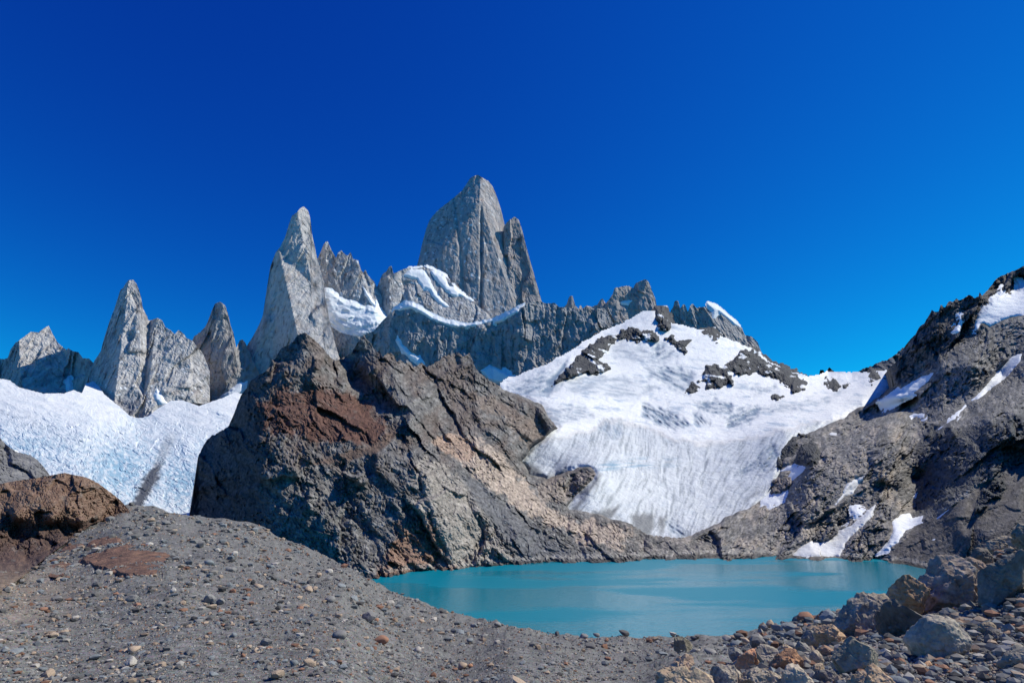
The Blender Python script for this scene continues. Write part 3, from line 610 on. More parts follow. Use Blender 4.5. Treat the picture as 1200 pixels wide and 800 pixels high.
DEP['hill'] = behind(stepped(DEP['hill'], HILL_CLIFFS), DEP['glac'], GL_HIDE)
def hill_noise(px, py, U):
    return calm('hill', px, py) * crag_noise(0.75, 14, 0.25, -0.5)(px, py, U) * (1 - 0.9 * sstep(-9, 0, sdf_poly(*warp(px, py), GL_HIDE))) * (1 - 0.6 * soft(px, py, SCREE, U) - 0.45 * soft(px, py, TRAIL, U))
def shore(c, px, py, dep):
    z = place(px, py, dep(px, py))[:, 2] + 1.2 * fbm(np.stack([px / 5, py / 5, px * 0], -1), 2)
    t = sstep(1.5, 0.6, z); c = c * (1 - 0.5 * t)[:, None]                       # wet stone at the waterline
    t = sstep(1.4, 2.0, z) * sstep(4.6, 3.0, z) * 0.5
    return c * (1 - t[:, None]) + A3(0.36, 0.335, 0.30) * t[:, None]
def hill_col(px, py, U):
    U = img(px, py, U)
    n = fbm(U / 9, 5, 0.65)
    c = mix(A3(0.115, 0.111, 0.108), A3(0.235, 0.226, 0.215), sstep(-0.25, 0.4, n))
    def lay(c, col, t): return c * (1 - t[:, None]) + A3(*col) * t[:, None]
    c = lay(c, (0.135, 0.088, 0.066), sstep(-0.25, 0.3, fbm(U / 24 + 5, 4)) * sstep(600, 520, py) * 0.5)
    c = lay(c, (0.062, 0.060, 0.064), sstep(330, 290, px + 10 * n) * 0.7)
    c = lay(c, (0.115, 0.056, 0.040), soft(px, py, RED, U, 10, 14) * 0.9)
    c = lay(c, (0.135, 0.092, 0.072), soft(px, py, TRAIL, U, 4, 4) * 0.9)
    c = lay(c, (0.42, 0.34, 0.275), soft(px, py, TAN1, U, 5, 11) * 0.9)
    c = lay(c, (0.33, 0.295, 0.255), soft(px, py, TAN2, U, 8, 12) * 0.8)
    c = lay(c, (0.22, 0.165, 0.13), soft(px, py, TAN3, U, 8, 14) * 0.6)
    c = lay(c, (0.36, 0.235, 0.165), soft(px, py, ORANGE, U, 4, 8) * 0.6)
    c = lay(c, (0.30, 0.25, 0.21), soft(px, py, KNOLL, U, 4, 8) * 0.8)
    c = lay(c, (0.25, 0.135, 0.085), soft(px, py, REDLOW, U, 8, 12) * 0.75)
    c = lay(c, (0.145, 0.145, 0.15), soft(px, py, SCREE, U, 5, 5) * 0.85)
    c = lay(c, (0.20, 0.17, 0.145), sstep(0.25, 0.5, fbm(np.stack([U[:, 0] / 14, U[:, 1] / 14, (U[:, 2] + 0.4 * U[:, 0]) / 4], -1) + 3, 4)) * 0.55)
    c = lay(c, (0.25, 0.215, 0.185), sstep(690, 720, px) * sstep(-0.2, 0.3, n) * 0.6)
    c = shore(c, px, py, DEP['hill'])
    return c * np.clip(1 + 1.15 * fbm(U / 2.6, 3, 0.8), 0.25, 2.2)[:, None]
relief('dark_hill', B_TOP, [(220, 680), (380, 690), (440, 692), (560, 678), (700, 671), (845, 669)], DEP['hill'], hill_noise, hill_col, M_rock, d0=600, jag=2.6, jagw=5, step=1.05, kind='structure', label='dark brown rocky hill with a reddish band between the icefall and the glacier')

# ------------------------------------------------------------------ right mountain
DEP['right'] = Depth([(785, 656, 'W'), (800, 652, 'W'), (830, 653, 'W'), (860, 652, 'W'), (900, 651, 'W'), (930, 652, 'W'), (980, 652, 'W'), (1020, 655, 'W'), (1060, 660, 'W'), (1095, 668, 'W'), (785, 670, 440), (930, 668, 450), (1060, 680, 405), (1095, 690, 395), (1150, 676, 390), (1200, 665, 350), (1350, 650, 310), (1200, 720, 300),
                      (850, 605, 640), (890, 575, 690), (905, 530, 780), (920, 506, 840), (975, 486, 980), (1010, 470, 1080), (1033, 450, 1180), (1060, 408, 1150), (1100, 360, 1080), (1148, 346, 1020), (1195, 335, 1070), (1165, 364, 990), (1145, 385, 955), (1200, 312, 1095), (1350, 230, 1000),
                      (950, 600, 575), (1000, 600, 555), (950, 540, 670), (1000, 520, 720), (1040, 500, 745), (1055, 560, 610), (1050, 620, 505), (880, 620, 560), (910, 600, 610),
                      (1085, 450, 930), (1070, 490, 860), (1140, 430, 800), (1135, 480, 740), (1103, 425, 930), (1160, 386, 960), (1200, 370, 940), (1060, 462, 1000), (1030, 478, 1000), (1080, 432, 1030), (1110, 400, 1030), (1132, 384, 1020), (1175, 440, 840), (1190, 405, 880), (1160, 460, 790),
                      (1075, 520, 700), (1073, 560, 665), (1074, 596, 590), (1120, 505, 610), (1160, 492, 545), (1190, 486, 525), (1110, 545, 570), (1150, 530, 520), (1190, 545, 488), (1150, 560, 492), (1110, 592, 485), (1085, 608, 500),
                      (1200, 580, 440), (1200, 610, 405), (1150, 620, 415), (1100, 640, 438), (1350, 560, 420), (1350, 430, 620)])
C_TOP = [(780, 650), (790, 640), (800, 631), (828, 619), (845, 600), (862, 575), (875, 550), (890, 522), (910, 500), (945, 488), (975, 480), (1010, 464), (1025, 458), (1031, 452), (1036, 440), (1043, 431), (1050, 425), (1055, 415), (1060, 407), (1066, 399), (1073, 392), (1077, 384), (1083, 380), (1086, 374), (1090, 367), (1092, 364), (1095, 365), (1100, 366), (1102, 358), (1108, 360), (1112, 353), (1116, 355), (1121, 350), (1124, 353), (1130, 350), (1135, 346), (1138, 347), (1142, 350), (1147, 348), (1148, 342), (1151, 347), (1156, 342), (1162, 335), (1166, 329), (1172, 325), (1180, 321), (1190, 317), (1200, 312), (1240, 290), (1350, 235)]
SCR2 = [(1040, 650), (1075, 615), (1110, 597), (1150, 568), (1190, 548), (1230, 525), (1360, 480), (1360, 700), (1095, 690), (1060, 670)]
WALL_SHADE = [(1074, 520), (1090, 497), (1110, 502), (1150, 498), (1200, 480), (1260, 470), (1260, 520), (1200, 545), (1150, 562), (1110, 592), (1085, 606), (1073, 600)]
RIGHT_CLIFFS = [Cliff([(1066, 500), (1078, 470), (1090, 446), (1106, 420)], 42, 42, 70), Cliff([(902, 560), (907, 540), (915, 522), (926, 506)], 26, 22, 50), Cliff([(905, 582), (912, 560), (922, 548)], 14, 10, 30), Cliff([(985, 600), (996, 580), (1008, 566)], 14, 10, 30), Cliff([(960, 640), (952, 620), (958, 604)], 10, 9, 30), Cliff([(1140, 612), (1143, 590), (1160, 566)], 20, 20, 30), Cliff([(1020, 640), (1030, 622), (1046, 606)], 12, 10, 30)]
_right0 = stepped(DEP['right'], RIGHT_CLIFFS)
def _flush(px, py):
    px = np.asarray(px, float); py = np.asarray(py, float)
    sd = sdf_poly(px, py, GL_HIDE); k = sstep(-45, -2, sd) * sstep(840, 890, px) * sstep(462, 490, py)
    return _right0(px, py) * (1 - k) + (DEP['glac'](px, py) - 3) * k
DEP['right'] = behind(_flush, DEP['glac'], GL_HIDE)
def right_noise(px, py, U):
    k = 1 - 0.9 * sstep(-9, 0, sdf_poly(*warp(px, py), GL_HIDE))
    return k * calm('right', px, py) * crag_noise(0.85, 14, 0.0, 0.5)(px, py, U) * (1 - 0.75 * soft(px, py, SCR2, U, 4, 4))
def right_col(px, py, U):
    U = img(px, py, U)
    n = fbm(U / 8, 5, 0.65)
    def lay(c, col, t): return c * (1 - t[:, None]) + A3(*col) * t[:, None]
    c = mix(A3(0.13, 0.127, 0.128), A3(0.29, 0.27, 0.25), sstep(-0.25, 0.4, n))
    c = lay(c, (0.36, 0.31, 0.265), sstep(-0.1, 0.35, fbm(U / 18 + 12, 4, 0.6)) * sstep(450, 510, py) * sstep(1110, 1050, px) * 0.85)
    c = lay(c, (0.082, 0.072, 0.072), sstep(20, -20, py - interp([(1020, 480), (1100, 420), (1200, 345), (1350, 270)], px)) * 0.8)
    c = lay(c, (0.075, 0.077, 0.082), soft(px, py, WALL_SHADE, U, 4, 5) * 0.75)  # shadow on the steep left-facing cliff, put into the rock colour
    c = lay(c, (0.118, 0.106, 0.100), soft(px, py, SCR2, U, 4, 4) * 0.9)
    c = shore(c, px, py, DEP['right'])
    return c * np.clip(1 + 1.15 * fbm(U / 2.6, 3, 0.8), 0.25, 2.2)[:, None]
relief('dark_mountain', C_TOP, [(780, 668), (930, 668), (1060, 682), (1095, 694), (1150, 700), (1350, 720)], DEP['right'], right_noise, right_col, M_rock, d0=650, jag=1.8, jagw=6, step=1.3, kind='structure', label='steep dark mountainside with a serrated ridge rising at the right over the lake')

# grey slope at the far left edge
DEP['slope'] = Depth([(-150, 440, 620), (0, 513, 560), (20, 530, 545), (50, 545, 530), (66, 562, 520), (0, 570, 420), (-150, 570, 420), (70, 610, 420), (0, 620, 380)])
relief('rocky_hill', [(-150, 430), (-40, 490), (0, 513), (8, 522), (20, 530), (35, 533), (45, 540), (55, 552), (62, 562), (72, 580)], [(-150, 640), (72, 600)], DEP['slope'], crag_noise(0.7, 16),
       lambda px, py, U: mix(A3(0.15, 0.152, 0.16), A3(0.23, 0.225, 0.22), sstep(-0.2, 0.4, fbm(U / 8, 5, 0.65))), M_rock, d0=520, jag=1.2, step=1.1, kind='structure', label='grey rocky slope at the left edge behind the brown bedrock hump')

# ------------------------------------------------------------------ snow patches and rocks on the glacier
def snow_noise(px, py, U): return -0.5 * fbm(np.stack([U[:, 0] / 14, U[:, 1] / 20, U[:, 2] / 6], -1), 3, 0.5, True) + 1.2 * fbm(U / 20, 2)
def snow_col(px, py, U, sr):
    t = sstep(0.1, 0.5, fbm(U / 7, 4, 0.6)) * 0.3
    return mix(A3(0.86, 0.875, 0.90), A3(0.66, 0.69, 0.73), t)
def apron_col(px, py, U, sr):
    n = fbm(np.stack([(px + py) / 12, (py - 0.35 * px) / 3.0, px * 0], -1), 4, 0.6)
    t = np.clip(sstep(-0.1, 0.35, n) * 0.55 + sstep(9, 1, sr) * sstep(372, 384, py) * 0.6, 0, 0.9)
    return mix(A3(0.84, 0.855, 0.88), A3(0.46, 0.58, 0.67), t)
def apron_noise(px, py, U): return 3.0 * facets(np.stack([(px + py) / 12, (py - 0.35 * px) / 4.5, px * 0 + 0.5], -1), 0.4, 0.8) - 1.5 * fbm(U / 3.0, 3, 0.6, True) * sstep(370, 382, py)
def dirty_col(px, py, U, sr):
    t = sstep(-0.1, 0.5, fbm(U / 6, 4, 0.6)) * 0.5
    return mix(A3(0.74, 0.735, 0.73), A3(0.5, 0.48, 0.46), t)
def snow(label, poly, key, d0, proud=6.5, col=None, rag=2.2, edge=3.0, group=None, **k):
    o = patch('snow_patch', poly, DEP[key], proud * (0.4 if d0 > 1500 else 0.38), apron_noise if col == 'apron' else snow_noise, {'dirty': dirty_col, 'apron': apron_col, None: snow_col}[col], M_snow, d0=d0, edge=edge, rag=rag, step=0.9, roof=TOPS.get(key), label=label, category='snow patch', **k)
    if group: o['group'] = group
    return o
for (a, k) in SNOW: snow(*a, **k)

def ledge_snow(c, px, py):
    t = sstep(0.2, 0.27, fbm(np.stack([(px + py) / 22, (py - 0.35 * px) / 8.0, px * 0 + 3], -1), 4, 0.6)); return c * (1 - t[:, None]) + A3(0.8, 0.815, 0.83) * t[:, None]
dark_c = lambda px, py, U, sr: ledge_snow(dark_p(px, py, U, sr), px, py)
dark_p = lambda px, py, U, sr: mix(A3(0.055, 0.057, 0.061), A3(0.105, 0.102, 0.10), sstep(-0.2, 0.4, fbm(U / 6, 4, 0.65)))
brown_c = lambda px, py, U, sr: mix(A3(0.16, 0.145, 0.135), A3(0.30, 0.25, 0.22), sstep(-0.2, 0.3, fbm(U / 5, 4, 0.65)))
def outcrop(label, poly, proud=14, col=dark_c, d0=1500, key='glac', bulge=10):
    return patch('rock_outcrop', poly, DEP[key], proud, crag_noise(1.15, 9), col, M_rock, d0=d0, edge=5, rag=4.0, ragw=5, step=1.0, smooth=False, bulge=bulge * 0.5, label=label, category='rock outcrop')
outcrop('dark humped rock wall at the left edge of the upper glacier', [(646, 452), (656, 438), (666, 430), (675, 416), (690, 404), (705, 394), (722, 390), (725, 398), (714, 410), (702, 422), (714, 426), (718, 433), (700, 440), (672, 442), (660, 447)], 22)
outcrop('dark rock band crossing the top snowfield', [(721, 393), (730, 384), (742, 380), (752, 386), (762, 384), (775, 394), (774, 402), (757, 401), (745, 403), (735, 410), (734, 402), (724, 400)], 14, d0=2000)
outcrop('dark rock knob at the very top of the snowfield', [(764, 372), (770, 364), (776, 363), (782, 370), (788, 386), (778, 389), (768, 388), (770, 378)], 16, d0=2100)
outcrop('ragged dark rock island in the middle of the upper snow', [(778, 396), (787, 390), (795, 398), (806, 396), (815, 395), (811, 405), (806, 414), (800, 418), (794, 412), (787, 404)], 12, d0=1900)
outcrop('large dark rock island with a long tail at the right of the upper glacier', [(803, 460), (810, 447), (821, 441), (827, 428), (836, 424), (846, 428), (858, 421), (870, 409), (880, 411), (890, 418), (902, 428), (922, 434), (938, 442), (950, 448), (944, 458), (930, 462), (922, 455), (905, 444), (890, 440), (872, 440), (858, 437), (861, 452), (846, 455), (828, 459), (815, 464)], 15, d0=1600)
outcrop('thin dark rock fin above the large rock island', [(822, 390), (834, 388), (842, 396), (846, 404), (832, 402)], 12, d0=1900)
outcrop('small round dark rock alone on the snow slope', [(900, 465), (906, 460), (918, 461), (922, 465), (913, 470), (904, 471)], 11, d0=1350)
outcrop('dark double rock below the skyline crest', [(960, 447), (968, 442), (980, 443), (988, 452), (982, 460), (970, 457)], 12, d0=1500)
outcrop('small dark rock beside the double rock', [(985, 450), (993, 445), (1001, 448), (995, 456), (987, 456)], 10, d0=1500)
outcrop('dark rock spur where the snow meets the right ridge', [(1012, 446), (1022, 436), (1032, 439), (1040, 444), (1028, 448), (1020, 456), (1014, 454)], 12, d0=1450)
outcrop('ribbed brown rock knob beside the glacier tongue', [(653, 582), (656, 565), (665, 553), (680, 549), (692, 546), (699, 556), (690, 566), (678, 578), (666, 586)], 10, brown_c, d0=680, bulge=4)
outcrop('tiny dark rock stuck on the glacier tongue', [(788, 556), (791, 551), (795, 556), (790, 558)], 6, d0=800, bulge=0)
outcrop('dark rock cliff rising from the right edge of the glacier', [(903, 553), (908, 540), (915, 522), (925, 509), (940, 506), (955, 512), (962, 530), (958, 545), (945, 545), (930, 542), (915, 548)], 13, dark_p, d0=800, key='right', bulge=8)
outcrop('rounded rock knob at the right margin of the glacier', [(900, 578), (906, 560), (916, 553), (926, 556), (928, 566), (920, 576), (908, 580)], 9, brown_c, d0=750, key='right', bulge=4)
outcrop('dark crag standing proud of the scree on the right slope', [(1138, 605), (1140, 590), (1150, 572), (1164, 560), (1176, 562), (1182, 572), (1172, 582), (1160, 590), (1150, 600)], 14, dark_p, d0=480, key='right', bulge=6)
outcrop('small dark crag lower on the scree', [(1118, 622), (1121, 610), (1130, 604), (1138, 602), (1134, 610), (1126, 618)], 9, dark_p, d0=450, key='right', bulge=3)

# ------------------------------------------------------------------ ground sheet and lake
gx = np.array([(-25000, -3000, -6), (25000, -3000, -6), (25000, 30000, -6), (-25000, 30000, -6)], float)
make_obj('ground', gx, [[0, 1, 2, 3]], M_rock, np.full((4, 3), 0.13), kind='structure', label='grey valley floor under everything')
mw = bpy.data.materials.new('lake_water'); mw.use_nodes = True
nt = mw.node_tree; b = nt.nodes['Principled BSDF']; LK = nt.links.new
tc = node(nt, 'ShaderNodeTexCoord')
mp = node(nt, 'ShaderNodeMapping'); mp.inputs['Scale'].default_value = (0.006, 0.018, 1); LK(tc.outputs['Object'], mp.inputs['Vector'])
wn = node(nt, 'ShaderNodeTexNoise'); wn.inputs['Scale'].default_value = 1.0; wn.inputs['Detail'].default_value = 3; LK(mp.outputs[0], wn.inputs['Vector'])
wr = node(nt, 'ShaderNodeMapRange'); wr.inputs[1].default_value = 0.46; wr.inputs[2].default_value = 0.55; wr.inputs[3].default_value = 0.06; wr.inputs[4].default_value = 0.36
LK(wn.outputs[0], wr.inputs[0]); LK(wr.outputs[0], b.inputs['Roughness'])
b.inputs['Base Color'].default_value = (0.0, 0.195, 0.27, 1); b.inputs['IOR'].default_value = 1.25; b.inputs['Specular IOR Level'].default_value = 0.5
rp = node(nt, 'ShaderNodeTexNoise'); rp.inputs['Scale'].default_value = 0.55; rp.inputs['Detail'].default_value = 5
mp2 = node(nt, 'ShaderNodeMapping'); mp2.inputs['Scale'].default_value = (0.7, 1.3, 1); LK(tc.outputs['Object'], mp2.inputs['Vector']); LK(mp2.outputs[0], rp.inputs['Vector'])
bp = node(nt, 'ShaderNodeBump'); bp.inputs['Strength'].default_value = 0.5; bp.inputs['Distance'].default_value = 0.45
LK(rp.outputs[0], bp.inputs['Height']); LK(bp.outputs[0], b.inputs['Normal'])
lk = np.array([(-190, 70, 0), (420, 70, 0), (420, 560, 0), (-190, 560, 0)], float)
make_obj('lake', lk, [[0, 1, 2, 3]], mw, kind='structure', label='turquoise glacial lake filling the basin below the glacier')

# ------------------------------------------------------------------ near moraine
HUMPC = [(-200, 600, 38), (-60, 572, 41), (0, 566, 42), (40, 561, 43), (75, 554, 44), (110, 563, 45), (150, 595, 46), (20, 590, 38.5), (75, 580, 40.5), (60, 606, 37.0), (20, 604, 36.2), (95, 610, 38.5), (-60, 604, 35), (60, 617, 39.2), (20, 616, 38.4), (90, 619, 40.2), (-60, 615, 38), (0, 655, 33.4), (30, 655, 34.4), (60, 640, 36.8), (40, 668, 28), (0, 690, 19.5), (20, 680, 23), (-200, 690, 19), (-100, 655, 35), (100, 622, 39.6), (130, 604, 44.5)]
DEP['mor'] = Depth([(-900, 545, 48), (-900, 700, 17), (-900, 800, 7.3), (-900, 1000, 3.5), (2100, 500, 17), (2100, 700, 10), (2100, 800, 6.2), (2100, 1000, 3.2), (-200, 540, 50), (-200, 700, 17), (-200, 800, 7.2), (-200, 1000, 3.5), (0, 575, 48), (110, 608, 43), (97, 621, 40), (80, 633, 37.4), (60, 647, 34.8), (40, 663, 29), (20, 678, 24), (0, 690, 19.5), (145, 594, 47), (0, 712, 15.6), (0, 750, 10.5), (0, 800, 7.2), (0, 1000, 3.4), (80, 578, 48), (150, 590, 48), (225, 602, 50), (300, 615, 52), (380, 650, 54), (450, 685, 55), (500, 708, 51), (560, 727, 45), (650, 742, 37), (750, 748, 31), (800, 748, 29), (850, 745, 27), (910, 733, 25), (970, 715, 23), (1040, 703, 19), (1100, 690, 16.5), (1200, 628, 17), (1400, 540, 17),
                    (200, 650, 29), (200, 700, 16.5), (200, 750, 10.5), (200, 800, 7), (400, 750, 11.5), (400, 700, 22), (400, 668, 40), (400, 800, 6.6), (600, 760, 16), (600, 800, 6.5), (650, 770, 13), (800, 772, 12.5), (800, 800, 6.9), (1000, 760, 9.6), (1000, 800, 6.6), (1150, 765, 8.6), (1100, 725, 11.8), (1200, 690, 11.5), (1200, 800, 6.4), (1400, 700, 10), (1400, 800, 6), (600, 1000, 3.3), (1000, 1000, 3.3), (1400, 1000, 3.2), (900, 770, 10)])
D_TOP = [(-900, 530), (-200, 548), (0, 574), (60, 577), (120, 585), (148, 591), (152, 589), (175, 592), (200, 600), (225, 602), (260, 607), (300, 615), (340, 632), (380, 650), (420, 672), (450, 685), (470, 696), (500, 708), (540, 720), (600, 735), (650, 742), (700, 746), (750, 748), (800, 748), (850, 745), (880, 740), (910, 733), (940, 723), (970, 715), (1000, 708), (1040, 703), (1080, 698), (1110, 690), (1150, 660), (1200, 630), (1400, 545), (2100, 500)]
HUMP_POLY = [(-200, 560), (0, 572), (20, 570), (75, 562), (110, 570), (145, 594), (125, 606), (107, 613), (97, 621), (80, 633), (60, 647), (40, 663), (20, 678), (0, 690), (-200, 698)]
HUMP = Depth(HUMPC)
MOR0 = DEP['mor']
DEP['mor'] = behind(DEP['mor'], HUMP, HUMP_POLY, 45)
def ground_h(P):
    d = np.hypot(P[:, 0], P[:, 1])
    return (0.16 * fbm(P / 3.0, 4) * np.clip(d / 12, 0.25, 2.2) + 0.05 * fbm(P / 0.6, 3)) * np.clip(d / 8, 0.5, 1.5)
def mor_post(P, px, py):
    P = P.copy(); P[:, 2] += ground_h(P); return P
def mor_col(px, py, U):
    n = fbm(U / 6, 4, 0.6)
    c = mix(A3(0.108, 0.105, 0.100), A3(0.152, 0.148, 0.142), sstep(-0.3, 0.4, n))
    t = sstep(120, 20, px + 30 * n) * sstep(640, 690, py) * sstep(760, 700, py) * 0.6
    return c * (1 - t[:, None]) + A3(0.19, 0.145, 0.105) * t[:, None]
relief('moraine_terrain', D_TOP, [(-900, 1000), (2100, 1000)], DEP['mor'], lambda px, py, U: 0 * px, mor_col, M_gravel, d0=20, jag=0.5, jagw=6, step=3.2, back=4, backstep=220, post=mor_post, smooth=True, kind='structure', label='grey gravel moraine in front of the lake')

# brown bedrock hump and red outcrop on the moraine
def hump_depth(px, py):
    px = np.asarray(px, float); py = np.asarray(py, float)
    k = sstep(7, -1, sdf_poly(*warp(px, py, 5.0), HUMP_POLY)) * sstep(600, 612, py)
    return HUMP(px, py) * (1 - k) + (MOR0(px, py) - 1.0) * k
DEP['hump'] = hump_depth
HUMP_LIP = [(-200, 606), (0, 607), (20, 606), (60, 608), (95, 614), (112, 608)]
def hump_col(px, py, U):
    U = img(px, py, U)
    n = fbm(U / 5, 4, 0.65)
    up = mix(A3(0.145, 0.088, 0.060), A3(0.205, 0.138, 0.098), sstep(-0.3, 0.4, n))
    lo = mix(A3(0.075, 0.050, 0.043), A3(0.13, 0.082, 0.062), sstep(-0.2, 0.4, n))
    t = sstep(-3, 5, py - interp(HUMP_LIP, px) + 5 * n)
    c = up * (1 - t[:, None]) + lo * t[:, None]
    t = sstep(655, 690, py + 8 * n); c = c * (1 - t[:, None]) + A3(0.20, 0.15, 0.11) * t[:, None]
    t = sstep(0.2, 0.45, fbm(U / 12 + 70, 3)) * 0.4; c = c * (1 - t[:, None]) + A3(0.19, 0.17, 0.15) * t[:, None]
    return c * (1 + 0.3 * fbm(U / 1.8, 3, 0.7))[:, None]
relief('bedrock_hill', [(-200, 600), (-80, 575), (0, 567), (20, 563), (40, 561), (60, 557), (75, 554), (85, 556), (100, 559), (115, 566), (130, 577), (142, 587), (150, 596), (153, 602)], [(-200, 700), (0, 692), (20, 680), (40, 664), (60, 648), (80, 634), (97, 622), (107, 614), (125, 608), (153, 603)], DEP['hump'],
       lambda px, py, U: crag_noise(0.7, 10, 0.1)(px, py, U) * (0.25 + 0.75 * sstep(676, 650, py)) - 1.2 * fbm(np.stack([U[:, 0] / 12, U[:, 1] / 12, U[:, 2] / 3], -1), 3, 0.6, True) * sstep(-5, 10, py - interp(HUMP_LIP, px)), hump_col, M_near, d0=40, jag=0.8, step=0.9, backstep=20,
       kind='structure', label='brown bedrock hump with a dark overhung crack at the left edge')
red_c = lambda px, py, U, sr: mix(A3(0.105, 0.062, 0.048), A3(0.22, 0.125, 0.082), sstep(-0.25, 0.35, fbm(np.stack([U[:, 0] / 9, U[:, 1] / 9, U[:, 2] / 2.5], -1), 4, 0.65)))
red_n = lambda px, py, U: -2.2 * fbm(np.stack([(U[:, 0] + U[:, 2]) / 14, U[:, 1] / 14, (U[:, 2] + 0.25 * U[:, 0]) / 3.4], -1), 4, 0.6, True)
def red(label, poly, proud=11):
    patch('rock_outcrop', poly, lambda x, y: DEP['mor'](x, y), proud, red_n, red_c, M_near, d0=32, edge=3, rag=3.0, ragw=7, step=0.8, smooth=False, bulge=2, label=label, category='rock outcrop')
red('layered rusty bedrock ledge bared in the grey moraine', [(95, 656), (102, 650), (118, 648), (124, 640), (140, 637), (160, 640), (182, 646), (196, 652), (197, 662), (186, 670), (170, 676), (150, 674), (130, 669), (110, 664)])
red('small dark rusty hump above the layered ledge', [(106, 638), (118, 632), (130, 627), (140, 630), (139, 637), (124, 640), (112, 640)], 6)
red('dark weathered slab left of the layered rusty ledge', [(74, 646), (82, 640), (96, 641), (100, 646), (92, 652), (82, 651)], 6)
red('low brown slab under the bedrock hump', [(46, 668), (56, 661), (70, 658), (80, 662), (78, 668), (64, 672), (50, 672)], 7)

# ------------------------------------------------------------------ stones
def ico(sub):
    import bmesh
    bm = bmesh.new(); bmesh.ops.create_icosphere(bm, subdivisions=sub, radius=1.0)
    bm.verts.ensure_lookup_table()
    V = np.array([v.co[:] for v in bm.verts]); T = np.array([[v.index for v in f.verts] for f in bm.faces]); bm.free()
    return V / np.linalg.norm(V, axis=1)[:, None], T
ICO = {k: ico(k) for k in (1, 2, 3, 4, 5, 6)}

def rock_shape(sub, seed, k=14, planes=13, rough=0.05, flat=0.75):
    """angular stone: soft minimum of random cutting planes, then a little noise"""
    r = np.random.default_rng(seed); V, T = ICO[sub]
    N = r.normal(size=(planes, 3)); N /= np.linalg.norm(N, axis=1)[:, None]
    N = np.vstack([N, np.eye(3), -np.eye(3)]); H = np.concatenate([r.uniform(0.62, 1.0, planes), np.full(6, 1.05)])
    q = np.clip((V @ N.T) / H, 0, None)
    R = (q ** k).sum(1) ** (-1.0 / k)
    R *= 1 + rough * fbm(V * 1.7 + seed * 3.1, 4, 0.55)
    P = V * R[:, None]; P[:, 2] *= flat
    return P, T

def ground_at(px, py):
    px = np.atleast_1d(np.asarray(px, float)); py = np.atleast_1d(np.asarray(py, float))
    P = place(px, py, DEP['mor'](px, py)); P[:, 2] += ground_h(P); return P

TINT = {'grey': (0.22, 0.22, 0.225), 'bluish grey': (0.20, 0.225, 0.25), 'pale': (0.42, 0.40, 0.38), 'tan': (0.38, 0.30, 0.235), 'rust': (0.27, 0.15, 0.105), 'dark': (0.11, 0.11, 0.115), 'orange': (0.40, 0.22, 0.14)}

TINT = {k: tuple(np.array(v) * A3(1.03, 0.99, 0.92)) for k, v in TINT.items()}
protos = []
for s in range(14):
    P, T = rock_shape(3 if s < 6 else 2, 100 + s, k=9 if s % 3 == 0 else 15, planes=9 + s % 5, rough=0.09, flat=0.72)
    me = bpy.data.meshes.new('stone'); me.from_pydata(P.tolist(), [], T.tolist()); me.materials.append(M_stone)
    if s % 3 == 0: me.polygons.foreach_set('use_smooth', [True] * len(me.polygons))
    protos.append(me)

